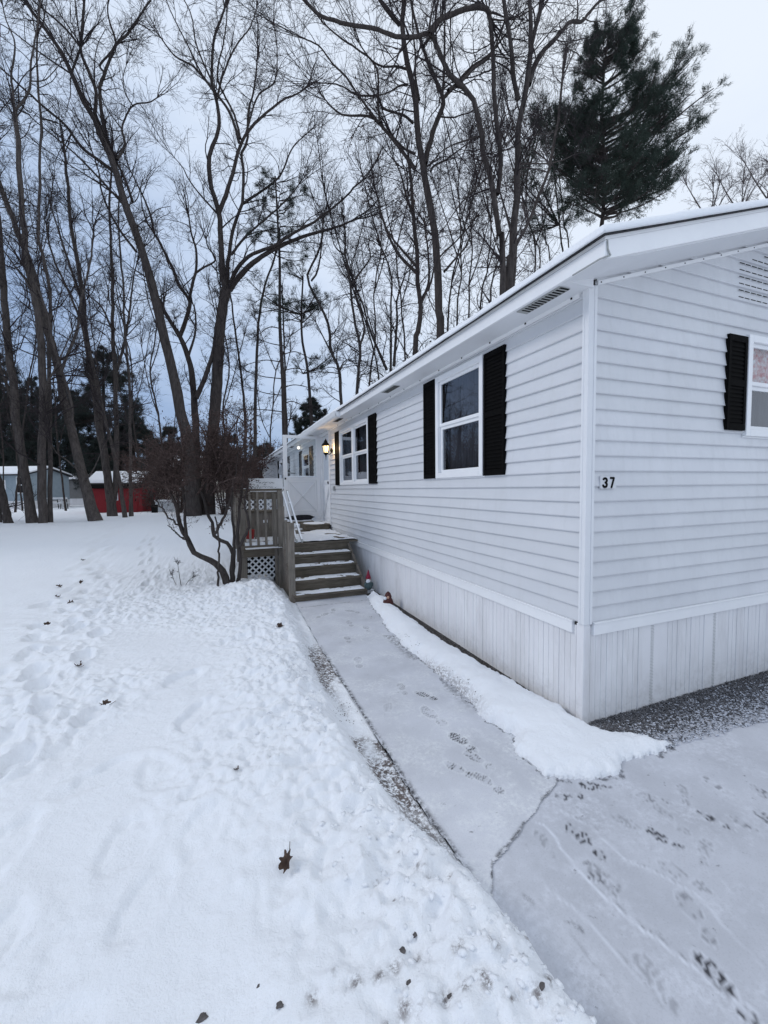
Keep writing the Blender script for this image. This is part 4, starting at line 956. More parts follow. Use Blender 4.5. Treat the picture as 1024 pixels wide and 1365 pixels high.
def bare_tree(label, stems, D, seed, name='bare_tree', cat='tree', group='bare trees round the mobile home', mt='bark', twig='twig', dens=1.0, tw=1.0, rmin=None, lvl4=True, t_lo=.3, leaves=0, up_=.028, l1len=None, ground=True, sway=.06):
    rg = np.random.default_rng(seed); rmin = rmin or .0030+.00016*D
    SP = []; SR = []; LN = []; K0 = 30
    for si, s in enumerate(stems):
        pts, w0, w1 = s[:3]; o0, o1 = (s[3], s[4]) if len(s) > 4 else (0, 0)
        n = len(pts); P = [W(p[0], p[1], D+o0+(o1-o0)*k/(n-1)) for k, p in enumerate(pts)]
        if s is stems[0] and ground:
            b = P[0]; zg = gz(b[0], b[1])-.08
            if b[2] > zg+.3: P.insert(0, np.array([b[0]+(b[0]-P[1][0])*.15, b[1], zg]))
            else: P[0] = np.array([b[0], b[1], zg])
        P = smoothpath(P, K0); ln = np.linalg.norm(np.diff(P, axis=0), axis=1).sum()
        jit = rg.normal(size=P.shape)*.012*ln/12; jit[0] = 0; P = P+jit
        w = np.linspace(0, 1, K0); r = (w0+(w1-w0)*w)/2*hw(D+o0)/math.sqrt(1+((pts[0][0]-512)/F)**2)*(.82 if pts[0][0] < 200 else .92); 
        if s is stems[0] and ground: r = r*(1+.35*np.exp(-w*22))
        r = r*(1+rg.normal(size=K0)*.03)
        SP.append(P); SR.append(r); LN.append(ln)
    SP, SR, LN = np.array(SP), np.array(SR), np.array(LN)
    base = SP[0][0].copy()
    e = empty(name, tuple(base)); tag(e, label, cat, group)
    V, Fq = tubes(SP, SR, 10)
    mesh_np('trunk', V-base, Fq, M[mt], e, smooth=True)
    ll = l1len or (.9, 2.6)
    n1 = np.maximum(1, (LN*1.9*dens).astype(int)); tt0 = np.array([t_lo if i == 0 else .12 for i in range(len(LN))])
    N = np.repeat(np.arange(len(LN)), n1)
    parts = []
    sel = [kids(SP[i:i+1], SR[i:i+1], LN[i:i+1], int(n1[i]), tt0[i], 1., 30, 78, lambda p, t, g_: g_.uniform(*ll, len(p))*tw*(1.15-.5*t), 8, .16, up_, rg, .55, rmin*1.5) for i in range(len(LN))]
    # stems run out into fine wood at their tips
    tip = [kids(SP[i:i+1], SR[i:i+1], LN[i:i+1], 5, .93, 1., 5, 28, lambda p, t, g_: g_.uniform(1.2, 2.6, len(p))*tw, 8, .1, up_, rg, .8, rmin*1.5) for i in range(len(LN))]
    P1 = np.concatenate([a[0] for a in sel+tip]); R1 = np.concatenate([a[1] for a in sel+tip]); L1 = np.concatenate([a[2] for a in sel+tip])
    parts.append(tubes(P1, R1, 4))
    P2, R2, L2 = kids(P1, R1, L1, 6, .12, 1., 28, 68, lambda p, t, g_: L1[p]*g_.uniform(.3, .6, len(p))*(1.15-.6*t), 6, .16, up_, rg, .6, rmin); parts.append(tubes(P2, R2, 3))
    P3, R3, L3 = kids(P2, R2, L2, 4, .15, 1., 20, 55, lambda p, t, g_: L2[p]*g_.uniform(.35, .7, len(p)), 4, .14, up_*1.2, rg, .6, rmin*.75); parts.append(tubes(P3, R3, 3))
    if lvl4:
        P4, R4, L4 = kids(P3, R3, L3, 1, .2, 1., 20, 55, lambda p, t, g_: L3[p]*g_.uniform(.4, .8, len(p)), 2, .12, up_, rg, .6, rmin*.6); parts.append(tubes(P4, R4, 3))
    V, Fq = join(parts)
    cr = mesh_np('crown', V-base, Fq, M[twig], e)
    if leaves:
        tips = P3[:, -1]; k = rg.integers(0, len(tips), leaves); c = tips[k]+rg.normal(size=(leaves, 3))*.05
        s = rg.uniform(.03, .07, (leaves, 1)); a = nrm(rg.normal(size=(leaves, 3))); b = nrm(np.cross(a, rg.normal(size=(leaves, 3))))
        V = np.stack([c-a*s, c-b*s*.5, c+a*s, c+b*s*.5], 1).reshape(-1, 3)-base
        mesh_np('dead_leaves', V, np.arange(len(V)).reshape(-1, 4), M['dryleaf'], e)
    return e
def z1(x, y): return (x*.2564, y*.2564)
def z2(x, y): return (200+x*.2564, y*.2564)
def z3(x, y): return (400+x*.2564, y*.2564)
def z4(x, y): return (600+x*.2564, y*.2564)
def z5(x, y): return (x*.2784, 330+y*.2784)
def z6(x, y): return (200+x*.2564, 300+y*.2564)
def z7(x, y): return (420+x*.2734, 250+y*.2734)
def Zs(f, *p): return [f(*q) for q in p]

# --- left cluster
bare_tree('clump of close grey trunks with a dark hollow between them, left of the red shed', [
  ([(44, 702), (38, 660), (27, 590), (17, 511), (8, 427), (3, 358), (-4, 280), (-12, 190)], 17, 9, 0, .3),
  ([(57, 703), (56, 600), (57, 547), (56, 470), (47, 400), (36, 352), (33, 333), (27, 243), (23, 179), (19, 149)], 17, 8, -.2, -.5),
  ([(68, 702), (67, 594), (66, 525), (65, 450), (66, 386), (58, 345), (51, 308), (53, 230), (54, 167), (50, 80), (52, 10)], 9, 3, .2, .6),
  ([(19, 149), (26, 140), (34, 130), (40, 115), (41, 85), (46, 56), (52, 20), (55, -10)], 5, 2, -.5, 0),
  ([(19, 149), (17, 120), (15, 100), (20, 60), (8, 26), (2, 0)], 5, 2, -.5, -1),
  ([(40, 108), (58, 107), (70, 97), (84, 80)], 2.5, 1.2, 0, .5),
  ([(56, 560), (60, 520), (74, 490), (90, 455), (97, 440)], 4, 2, -.4, -1.2),
  ([(46, 410), (38, 380), (20, 355), (2, 330)], 5, 2, -.3, -.8),
  ([(30, 590), (18, 540), (4, 500), (-15, 440)], 6, 3, .2, .8)], 16.2, 1, mt='bark3', dens=.75, t_lo=.25)
bare_tree('leaning grey trunk tapering up to the left, just left of the red shed', [
  ([(128, 696), (111, 636), (97, 580), (83, 519), (72, 469), (58, 422), (46, 370), (28, 320), (6, 262), (-20, 195)], 19, 8, 0, 1.5),
  ([(107, 630), (90, 614), (76, 604), (68, 590)], 3, 1.5, 0, -.8), ([(113, 640), (122, 630), (132, 610), (140, 590)], 3, 1.2, 0, -.8),
  ([(80, 500), (92, 468), (103, 440), (108, 400), (120, 350), (126, 300)], 6, 3, 0, 1.2),
  ([(95, 575), (96, 540), (84, 500), (70, 455), (64, 420), (48, 380), (30, 352)], 6, 3, -.3, -1.6)], 16.6, 2, mt='bark3', dens=.7)
bare_tree('dark leaning trunk cut by the left edge of the photo', [([(12, 701), (2, 655), (-14, 600), (-30, 540)], 15, 10, 0, 0), ([(1, 700), (-2, 640), (-10, 560)], 6, 4, .5, 1)], 16, 3, dens=.5)
bare_tree('forked grey trunk standing in front of the red shed', [
  ([(150, 686), (144, 640), (134, 580), (126, 520), (122, 497), (114, 441), (109, 386), (103, 350), (95, 300), (90, 240), (84, 180)], 15, 4, 0, .8),
  ([(151, 670), (156, 600), (154, 540), (154, 497), (150, 441), (150, 386), (148, 330), (146, 270), (150, 200)], 10, 3, .2, .5),
  ([(154, 500), (165, 460), (172, 420), (178, 370), (184, 345)], 6, 2, .3, -.4), ([(150, 441), (136, 410), (120, 395), (112, 385)], 4, 2, .2, .5),
  ([(109, 400), (95, 360), (82, 320), (66, 270)], 6, 2, .3, 1.4)], 19.5, 4, mt='bark3', dens=.8)
bare_tree('slim leaning trunk just right of the forked one by the red shed', [([(167, 691), (156, 622), (142, 566), (130, 510), (120, 470), (108, 430), (92, 390), (70, 340), (62, 300)], 7, 3, 0, .6), ([(135, 530), (120, 505), (100, 490), (85, 480)], 3, 1, 0, -.8)], 18.6, 5, mt='bark3', dens=.8)
bare_tree('slim straight trunk before the right end of the red shed', [([(175, 688), (174, 640), (174, 560), (172, 500), (167, 455), (165, 400), (162, 350), (158, 300), (160, 250)], 6.5, 2.5, 0, 0)], 19.2, 6, mt='bark3', dens=.9)
# --- the big leaning tree
bare_tree('tall twin stemmed tree leaning left over the yard, behind the leafy bush', [
  ([(258, 690), (256, 650), (252, 605), (250, 590), (241, 544), (228, 485), (218, 441), (210, 410), (200, 369), (190, 333), (174, 290), (162, 256), (151, 218), (138, 187), (126, 159), (108, 126), (95, 97), (74, 56), (46, 20), (28, -8)], 19, 4, 0, -1.5),
  (Zs(z1, (590, 850), (540, 650), (520, 480), (545, 380), (605, 230), (660, 180), (760, 30), (790, -20)), 8, 3, -.6, .5),
  (Zs(z1, (605, 230), (590, 170), (575, 130), (560, 60), (565, -20)), 4, 2, .3, 0),
  (Zs(z1, (545, 380), (520, 340), (560, 290), (600, 240)), 4, 3, 0, .3),
  (Zs(z1, (490, 620), (500, 480), (460, 370), (420, 260), (430, 120), (440, -20)), 7, 4, -.7, -1.2),
  (Zs(z1, (415, 240), (360, 170), (300, 110), (180, 10), (160, -20)), 4.5, 2, -1.2, -2),
  (Zs(z1, (375, 370), (400, 300), (425, 235)), 4, 4, -1, -1.2),
  (Zs(z1, (370, 380), (330, 280), (290, 220), (240, 130), (150, 20)), 4.5, 2, -1, -1.6),
  (Zs(z1, (610, 830), (650, 750), (635, 660), (690, 550), (780, 530), (835, 490)), 5, 1.8, -.7, .8), (Zs(z1, (690, 550), (650, 480), (640, 400), (660, 330)), 2.5, 1.2, 0, .5),
  (Zs(z1, (640, 680), (580, 600), (540, 540)), 2.5, 1.5, 0, 0),
  (Zs(z1, (590, 890), (510, 830), (430, 770), (340, 650), (270, 590), (200, 530), (100, 440), (0, 350), (-60, 310)), 6.5, 2, -.6, -3),
  (Zs(z1, (640, 1060), (510, 920), (380, 790), (220, 660), (130, 580)), 4.5, 1.5, -.4, -2.5),
  (Zs(z1, (625, 1030), (480, 930), (350, 850), (240, 780)), 3, 1.2, -.4, -1.8),
  (Zs(z1, (710, 1310), (600, 1160), (530, 1000), (515, 900), (470, 760)), 4.5, 2, 0, -1),
  (Zs(z1, (690, 1050), (650, 930), (610, 850)), 5, 4, -.2, -.5),
  (Zs(z1, (560, 740), (500, 600), (440, 500), (420, 420), (370, 300)), 4, 2, -.8, -1.8),
  (Zs(z1, (380, 390), (290, 330), (190, 260), (60, 160), (-20, 110)), 3.5, 1.4, -1, -3)], 19.2, 7, dens=.8, t_lo=.42)
bare_tree('crooked tree with two rising arms between the leaning tree and the thick oak', [
  ([(263, 690), (262, 640), (261, 577), (258, 518), (250, 474), (240, 449), (228, 430), (218, 413), (212, 398)], 15, 5, 0, .6),
  (Zs(z6, (155, 580), (185, 500), (205, 420), (205, 390), (150, 310), (120, 230), (70, 130), (20, 40), (-20, -20)), 7, 3, .4, 1.5),
  (Zs(z6, (205, 380), (225, 290), (240, 230), (240, 130), (215, 40), (200, -60)), 5, 2, .5, .5),
  (Zs(z6, (235, 250), (280, 220), (340, 180), (300, 110), (290, 60)), 3.5, 1.5, .5, 0),
  (Zs(z6, (200, 680), (235, 560), (235, 450), (220, 400)), 4, 2, .3, -.5),
  (Zs(z6, (240, 900), (290, 780), (330, 650), (345, 520)), 8, 5, 0, .5),
  (Zs(z6, (20, 40), (0, -60), (-60, -200), (-110, -300)), 4, 1.5, 1.5, 1)], 19.9, 8, mt='bark2', dens=.8, t_lo=.45)
bare_tree('thick oak with a heavy limb reaching right, behind the leafy bush', [
  ([(277, 690), (279, 640), (283, 590), (287, 543), (290, 500), (292, 454), (297, 410), (302, 385)], 18, 15, 0, 0),
  ([(302, 390), (297, 362), (295, 333), (292, 285), (282, 249), (278, 218), (282, 197), (293, 167), (287, 128), (283, 103), (285, 51), (297, 20), (305, -15)], 9, 2.5, 0, -.4),
  (Zs(z2, (360, 1100), (400, 1000), (430, 900), (465, 770), (520, 670), (600, 590), (690, 520), (760, 490), (830, 440)), 7, 2, 0, 1.6),
  (Zs(z2, (465, 745), (440, 650), (400, 560), (330, 470), (230, 350), (130, 290), (30, 160)), 4.5, 1.5, .4, -1.5),
  (Zs(z2, (470, 720), (440, 600), (380, 480), (350, 380), (390, 180), (405, 0)), 3.5, 1.5, .3, 1),
  ([(304, 385), (303, 360), (306, 333), (312, 302), (323, 269), (325, 231), (322, 205), (330, 185), (331, 150), (340, 110), (345, 60)], 6, 2, .2, 1.2),
  (Zs(z2, (480, 1060), (540, 1020), (640, 950), (690, 890), (740, 770), (830, 680)), 4, 1.5, .6, 2),
  ([(306, 387), (320, 367), (343, 346), (374, 328), (405, 315), (430, 308), (456, 300), (480, 290)], 9, 2, .1, -1.4),
  ([(306, 380), (315, 360), (333, 341), (364, 328), (395, 308), (420, 295), (459, 264), (472, 250), (484, 240)], 6, 2, .1, -2),
  ([(308, 340), (325, 318), (350, 295), (372, 276), (392, 255), (402, 240)], 4, 1.5, 0, -1),
  (Zs(z2, (350, 500), (380, 390), (440, 250), (520, 140), (560, 20)), 3.5, 1.2, 0, 1), (Zs(z2, (500, 690), (560, 500), (650, 420), (660, 250), (640, 100)), 3, 1.2, .8, 1.8),
  ([(292, 128), (270, 100), (250, 60), (230, 20), (218, -10)], 3, 1.2, 0, -1.5), ([(283, 110), (262, 60), (255, 20), (240, -10)], 3, 1.4, 0, .8),
  (Zs(z2, (350, 1110), (260, 1010), (200, 930), (170, 870), (110, 800)), 3, 1, 0, -1.2)], 20.3, 9, mt='bark2', dens=.85, t_lo=.6)
# --- thin ones between
bare_tree('slim bare pole tree left of the tall thin pine', [([(340, 640), (340, 602), (341, 505), (345, 428), (352, 385), (364, 350), (372, 318)], 6, 2.5, 0, 0)], 22, 10, dens=.5, tw=.7)
bare_tree('slender bare tree just right of the thick oak', [([(328, 640), (326, 546), (318, 474), (312, 430), (308, 400), (300, 360)], 5, 2, 0, 0)], 22.5, 11, dens=.6, tw=.8)
bare_tree('crooked bare tree rising over the eave left of the first soffit bend', [
  (Zs(z6, (995, 940), (980, 750), (940, 650), (930, 530), (870, 390), (820, 280), (850, 190), (890, 100), (900, -60)), 6, 2.5, 0, 0),
  (Zs(z6, (940, 660), (900, 580), (860, 500)), 2.5, 1.2, 0, 1), (Zs(z6, (980, 760), (1010, 710), (1030, 700)), 2.5, 1, 0, 0), (Zs(z6, (840, 290), (870, 240), (890, 130), (895, 40)), 3, 1.5, 0, .6)], 21, 12, dens=.8, t_lo=.35)
bare_tree('slim wavy tree above the double window, right of the crooked one', [
  (Zs(z7, (205, 1010), (215, 870), (220, 780), (190, 640), (175, 500), (160, 390), (145, 330), (150, 230), (130, 120)), 6, 2.5, 0, .4),
  (Zs(z7, (180, 470), (230, 400), (270, 340), (260, 280)), 3, 1.5, 0, .8), (Zs(z7, (220, 770), (240, 680), (200, 540), (180, 480)), 3.5, 2, 0, .4), (Zs(z7, (145, 330), (100, 290), (80, 230)), 2.5, 1, .2, -.5)], 19, 13, dens=.9, t_lo=.35)
bare_tree('pair of straight thin stems above the double window', [
  (Zs(z7, (370, 880), (372, 700), (370, 560), (375, 450), (340, 330), (300, 250)), 5, 2, 0, 0), (Zs(z7, (385, 870), (400, 650), (400, 550), (440, 420)), 4.5, 2, .3, .8), (Zs(z7, (350, 890), (270, 700), (230, 560), (190, 480)), 4.5, 1.6, 0, -.5)], 21, 14, dens=.9, t_lo=.3)
bare_tree('mid sized tree with many fanning branches beside the thick scarred trunk', [
  (Zs(z7, (488, 830), (500, 700), (515, 600), (505, 500), (500, 430), (495, 300), (480, 150), (470, 0), (455, -150)), 11, 4, 0, 0),
  (Zs(z7, (500, 420), (420, 340), (370, 260), (330, 150), (300, 30)), 5, 2, 0, -1), (Zs(z7, (490, 380), (430, 310), (380, 250), (345, 190), (320, 140)), 4, 1.5, 0, .8), (Zs(z7, (520, 560), (555, 450), (550, 300), (530, 150)), 4, 2, 0, 1),
  (Zs(z7, (505, 560), (540, 510), (560, 480), (600, 350), (700, 250), (800, 130)), 3.5, 1.5, 0, 1.4), (Zs(z7, (490, 160), (450, 60), (420, -60), (380, -150)), 4, 1.5, 0, -.8)], 17, 15, mt='bark2', dens=1.0, leaves=900)
# --- thick scarred trunk
bare_tree('tall thick trunk rising over the roof above the single window', [
  ([(586, 455), (585, 420), (584, 373), (582, 340), (579, 310), (575, 285), (572, 262), (564, 223), (556, 185), (555, 144), (546, 90), (536, 46), (538, 0), (536, -20)], 15.5, 6, 0, -.4),
  (Zs(z3, (650, 850), (670, 760), (700, 660), (740, 560), (740, 500), (690, 380), (640, 250), (610, 150), (575, 0), (570, -20)), 8, 3, 0, .8),
  (Zs(z3, (740, 500), (750, 350), (752, 180), (755, -20)), 4, 2.5, .4, .6), (Zs(z3, (745, 510), (800, 450), (880, 360), (980, 285), (1060, 190), (1100, 130)), 5, 2, .4, 1.6),
  (Zs(z3, (600, 880), (500, 745), (410, 640), (360, 605), (290, 600), (220, 595), (160, 550), (100, 480)), 5.5, 1.5, 0, -1.5), (Zs(z3, (410, 640), (300, 490), (240, 400), (170, 330), (100, 240), (0, 190)), 3.5, 1.5, -.6, -1.8),
  (Zs(z3, (600, 800), (540, 770), (480, 710)), 3.5, 3, 0, -.2), (Zs(z3, (415, 640), (405, 500), (405, 380), (370, 310), (290, 250), (190, 180), (110, 110)), 3.5, 1.8, -.6, -.4),
  (Zs(z3, (590, 640), (540, 600), (480, 580), (430, 560), (400, 500), (300, 495), (200, 440), (60, 430)), 3.8, 1.2, 0, -1), (Zs(z3, (520, 130), (460, 60), (410, -10)), 6, 5, 0, -.3),
  (Zs(z3, (560, 360), (500, 345), (430, 345), (370, 310), (310, 230)), 3.5, 1.5, 0, -1), (Zs(z3, (560, 440), (520, 445), (460, 480), (390, 500)), 3, 1.2, 0, -1),
  (Zs(z3, (680, 890), (700, 860), (760, 830), (800, 800), (880, 740)), 3.5, 1.5, 0, 1), (Zs(z3, (640, 240), (700, 160), (740, 90)), 4, 3, .2, .5),
  (Zs(z7, (630, 410), (690, 340), (740, 280), (760, 200)), 3.5, 1.5, 0, 1), (Zs(z3, (620, 520), (600, 400), (600, 300), (590, 180), (580, 0)), 3.5, 1.8, 0, .5)], 13.2, 16, mt='bark2', dens=.75, t_lo=.5)
bare_tree('tree with a long knotted limb arching left across the top of the photo', [
  (Zs(z4, (272, 1345), (255, 1220), (240, 1130), (225, 1000), (190, 850), (165, 720), (150, 640), (130, 560), (110, 500), (60, 450), (0, 390)), 10, 7, 0, -.5),
  (Zs(z3, (1000-220, 395), (760, 350), (720, 260), (690, 190), (660, 175), (600, 190), (540, 195), (470, 180), (400, 150), (330, 140), (230, 120), (160, 100), (110, 85), (60, 40), (20, 0), (0, -30)), 6.5, 4, -.5, -1.6),
  (Zs(z3, (675, 175), (700, 130), (740, 95), (790, 75), (850, 50), (910, 38), (965, 42), (990, 80)), 7, 7, -.8, .2),
  (Zs(z4, (245, 1010), (262, 900), (260, 760), (243, 640), (228, 450), (225, 300), (215, 170), (200, 60), (185, 40)), 7, 6, .1, .2),
  (Zs(z4, (-10, 470), (60, 420), (130, 350), (210, 290), (260, 180), (290, 90)), 5, 2.5, -.5, 1), (Zs(z3, (670, 170), (680, 90), (695, 20)), 4, 2, -.9, -.9),
  (Zs(z4, (215, 100), (280, 105), (350, 90), (420, 50), (470, 10)), 2.5, 1.3, .2, -1), (Zs(z4, (230, 290), (290, 300), (330, 310), (390, 320)), 2, 1, .2, -.5),
  (Zs(z4, (150, 710), (80, 730), (0, 760), (-60, 800)), 3, 1.2, -.2, -1), (Zs(z4, (200, 920), (120, 990), (40, 1080), (-40, 1200)), 2.5, 1.2, 0, -1)], 12.2, 17, mt='bark', dens=.7, t_lo=.25)
bare_tree('big furrowed trunk over the roof, left of the large pine', [
  (Zs(z4, (308, 1480), (318, 1330), (335, 1150), (345, 1000), (350, 850), (355, 700), (372, 600), (388, 510), (400, 430), (418, 260), (445, 150), (470, 60), (485, -40)), 16, 6, 0, 0),
  (Zs(z4, (355, 520), (330, 400), (318, 250), (295, 100), (275, -30)), 7, 5, 0, -.8), (Zs(z4, (410, 440), (440, 340), (490, 260), (540, 210), (590, 150), (630, 110), (685, 110), (720, 70), (785, -5)), 8, 4, 0, 1.2),
  (Zs(z4, (418, 240), (420, 120), (412, -30)), 7, 5, 0, -.3), (Zs(z4, (660, 105), (665, 40), (660, -20)), 3, 1.6, .8, .8), (Zs(z4, (690, 90), (730, 110), (780, 110)), 2, 1, 1, 1.5),
  (Zs(z4, (360, 855), (430, 850), (510, 850), (590, 830), (650, 800)), 2.6, 1, 0, 1.2), (Zs(z4, (340, 700), (260, 780), (200, 800)), 2, 1, 0, -.8),
  (Zs(z4, (330, 1250), (290, 1100), (260, 1000)), 4, 2, 0, -.3), (Zs(z4, (395, 720), (450, 700), (530, 690), (600, 640)), 2, 1, 0, .8)], 12.6, 18, mt='bark', dens=.6, t_lo=.45)
bare_tree('grey slanting trunk between the furrowed trunk and the large pine', [
  (Zs(z4, (335, 1380), (375, 1240), (430, 1100), (475, 980), (510, 890), (545, 750), (570, 560), (590, 400), (600, 280)), 8, 3, 0, 0)], 16, 19, mt='bark3', twig='twigpale', dens=.8, t_lo=.4)

# --- broad leafed thickets of thin stems behind the roof
rg_ = random.Random(31)
spec = [(505, 505, 440, 22), (540, 480, 470, 24), (610, 430, 430, 20), (640, 420, 400, 23), (655, 400, 380, 19), (712, 380, 330, 21), (735, 370, 320, 25), (760, 350, 300, 20), (720, 370, 310, 26),
        (625, 430, 330, 26), (492, 515, 400, 25), (597, 440, 420, 22)]
ordn = ['short', 'bushy', 'upright', 'leaning', 'forked']
for i, (x, y, ln, D) in enumerate(spec):
    lean = rg_.uniform(-.16, .16); w = rg_.uniform(2.6, 4.2)
    pts = [(x+lean*ln*t+rg_.uniform(-5, 5)*t*3, y-ln*.62*t) for t in (0, .25, .5, .75, 1)]
    st = [(pts, w, 1.4, 0, 0)]
    for k in range(3):
        a = pts[1+k]; sg_ = 1 if (k+i) % 2 else -1
        st.append(([a, (a[0]+sg_*12, a[1]-ln*.1), (a[0]+sg_*rg_.uniform(20, 34), a[1]-ln*.26)], w*.55, 1.2, 0, rg_.uniform(-1.5, 1.5)))
    bare_tree('thin bare tree among the thicket of twiggy stems behind the roof', st, D, 100+i, group='thin trees behind the roof', dens=.7, tw=.85, lvl4=False, mt='bark2', leaves=500 if i in (4, 5, 10) else 0, up_=.06)
spec = [(30, 690, 500, 27), (88, 688, 520, 26), (195, 685, 400, 33), (222, 685, 380, 30), (310, 680, 400, 32), (355, 670, 280, 36), (20, 690, 500, 25), (140, 685, 420, 34), (5, 690, 420, 30)]
for i, (x, y, ln, D) in enumerate(spec):
    lean = rg_.uniform(-.14, .1); w = rg_.uniform(2.4, 4.2)
    y = 682.5-F*0+ (655-682.5) + (1.62-.38)*F/D
    pts = [(x+lean*ln*t+rg_.uniform(-5, 5)*t*3, y-ln*.8*t) for t in (0, .2, .4, .6, .8, 1)]
    st = [(pts, w, 1.4, 0, 0)]
    for k in range(4):
        a = pts[1+k]; sg_ = 1 if (k+i) % 2 else -1
        st.append(([a, (a[0]+sg_*12, a[1]-ln*.1), (a[0]+sg_*rg_.uniform(18, 30), a[1]-ln*.26)], w*.5, 1.2, 0, rg_.uniform(-1.5, 1.5)))
    bare_tree('thin bare tree standing far back across the snowy yard', st, D, 200+i, group='thin trees across the yard', dens=.6, tw=.8, lvl4=False, mt='bark2', up_=.05)
# pale crowns over the roof ridge at the far right
for i, (x, y, D) in enumerate(((945, 262, 34), (985, 250, 38), (1022, 232, 32))):
    pts = [(x+k*2, y+60-k*22) for k in range(5)]
    st = [(pts, 4, 1.5)]+[([(x+2, y+35), (x+s*16, y+8), (x+s*30, y-rg_.uniform(2, 22))], 2.5, 1.2) for s in (-1, 1, .5)]
    bare_tree(['pale bare crown just showing over the roof edge, leftmost of three', 'pale bare crown over the roof edge, middle of three', 'pale bare crown over the roof edge at the right frame edge'][i], st, D, 300+i, group='pale trees beyond the roof', dens=.8, tw=1.0, lvl4=False, twig='twigpale', mt='bark3', t_lo=.4)

# --- conifers
def needles(tips, dirs, n, ln, wd, rg, spread=.9):
    N = len(tips); c = np.repeat(tips, n, 0); d = np.repeat(dirs, n, 0); d = nrm(d+rg.normal(size=d.shape)*spread)
    s = nrm(np.cross(d, rg.normal(size=d.shape)))*wd; l = ln*rg.uniform(.6, 1.2, (N*n, 1)); c = c+rg.normal(size=c.shape)*ln*.25
    V = np.stack([c-s, c+s, c+d*l], 1).reshape(-1, 3); return V, np.arange(len(V)).reshape(-1, 3)
def conifer(label, trunk, w0, w1, D, boughs, seed, nd=14, nl=.14, nw=.007, sub=10, name='pine_tree', group='evergreens', mt='bark2', nm='needle', upl=.03, spr=.9, up2=.06):
    rg = np.random.default_rng(seed); P = [W(p[0], p[1], D) for p in trunk]; b = P[0]; zg = gz(b[0], b[1])-.05
    if b[2] > zg+.3: P.insert(0, np.array([b[0], b[1], zg]))
    SP = smoothpath(P, 30)[None]; SR = np.linspace(w0, w1, 30)[None]/2*hw(D); base = SP[0, 0].copy()
    e = empty(name, tuple(base)); tag(e, label, 'pine tree', group)
    V, Fq = tubes(SP, SR, 9); mesh_np('trunk', V-base, Fq, M[mt], e, smooth=True)
    P0 = []; d0 = []; L0 = []
    for bo in boughs:                      # (x, y at trunk, tip x, tip y, depth offset)
        a = W(bo[0], bo[1], D); t = W(bo[2], bo[3], D+bo[4]); v = t-a; l = np.linalg.norm(v); P0.append(a); d0.append(v/l); L0.append(l)
    P0, d0, L0 = np.array(P0), np.array(d0), np.array(L0)
    P1 = grow(P0, nrm(d0-np.array([0, 0, upl*3])), L0, 9, .05, upl, rg); R1 = np.linspace(1, .25, 10)[None]*(.012+L0[:, None]*.011)
    n2 = np.maximum(3, (L0*sub/2.2).astype(int))
    P2, R2, L2 = kids(P1, R1, L0, n2, .25, 1., 25, 65, lambda p, t, g_: np.minimum(L0[p]*.42, 1.6)*g_.uniform(.5, 1, len(p))*(1.25-.75*t), 6, .09, up2, rg, .5, .008)
    P3, R3, L3 = kids(P2, R2, L2, 5, .25, 1., 22, 55, lambda p, t, g_: L2[p]*g_.uniform(.3, .55, len(p)), 3, .08, up2, rg, .6, .006)
    V, Fq = join([tubes(P1, R1, 5), tubes(P2, R2, 3), tubes(P3, R3, 3)]); mesh_np('boughs', V-base, Fq, M[mt], e)
    tp = np.concatenate([P3[:, -1], P3[:, 2], P2[:, -1], P2[:, -2]]); td = np.concatenate([P3[:, -1]-P3[:, -2], P3[:, 2]-P3[:, 1], P2[:, -1]-P2[:, -2], P2[:, -2]-P2[:, -3]])
    V, Fq = needles(tp, nrm(td), nd, nl, nw, rg, spr); mesh_np('needles', V-base, Fq, M[nm], e)
    return e
rp_ = random.Random(77)
# outline of the large pine: height on trunk -> reach left / right (surveyed)
Lr = [(15, 822, 832), (40, 790, 852), (70, 772, 868), (100, 768, 895), (130, 756, 940), (160, 722, 935), (190, 715, 930), (215, 735, 912), (240, 742, 892), (255, 752, 872), (275, 775, 880)]
bo = []
for k in range(128):
    t = rp_.random()**.9; y = 34+t*232
    lo = np.interp(y, [a[0] for a in Lr], [a[1] for a in Lr]); hi = np.interp(y, [a[0] for a in Lr], [a[2] for a in Lr])
    a = rp_.uniform(0, 2*math.pi); s = math.cos(a); dz = math.sin(a)*3.0*(.35+.65*t)
    ex = (hi-806)*s if s > 0 else (806-lo)*s
    ex *= rp_.uniform(.7, 1.02); 
    bo.append((805, min(y+abs(ex)*.42+12, 292), 806+ex, y, dz))
for x, y in ((930, 82), (944, 116), (930, 100), (915, 95), (945, 155), (938, 203), (885, 50), (855, 34), (838, 26), (905, 232), (880, 262), (700, 190), (706, 160), (760, 60), (892, 285)): bo.append((805, min(285, y+abs(x-805)*.5+25), x, y, rp_.uniform(-1, 1)))
conifer('large dark pine rising over the roof at the upper right', [(800, 330), (803, 300), (806, 231), (803, 154), (806, 90), (812, 40)], 10, 2, 17.5, bo, 1, nd=15, nl=.17, nw=.0075, sub=5.5, group=None, spr=.6, upl=.05, up2=.10)
bo = [(803, 300+k*4, 803+rp_.choice((-1, 1))*rp_.uniform(25, 95), 258+rp_.uniform(0, 60), rp_.uniform(-1, 1)) for k in range(12)]
bo += [(745, 300, 700+rp_.uniform(-15, 70), 225+rp_.uniform(0, 90), 0) for k in range(16)]
conifer('sparse twiggy pine in front of the grey slanting trunk, left of the large pine', [(752, 380), (748, 320), (742, 260), (738, 215)], 4, 1.5, 19, bo[12:], 2, nd=7, nl=.14, nw=.007, sub=7, group=None)
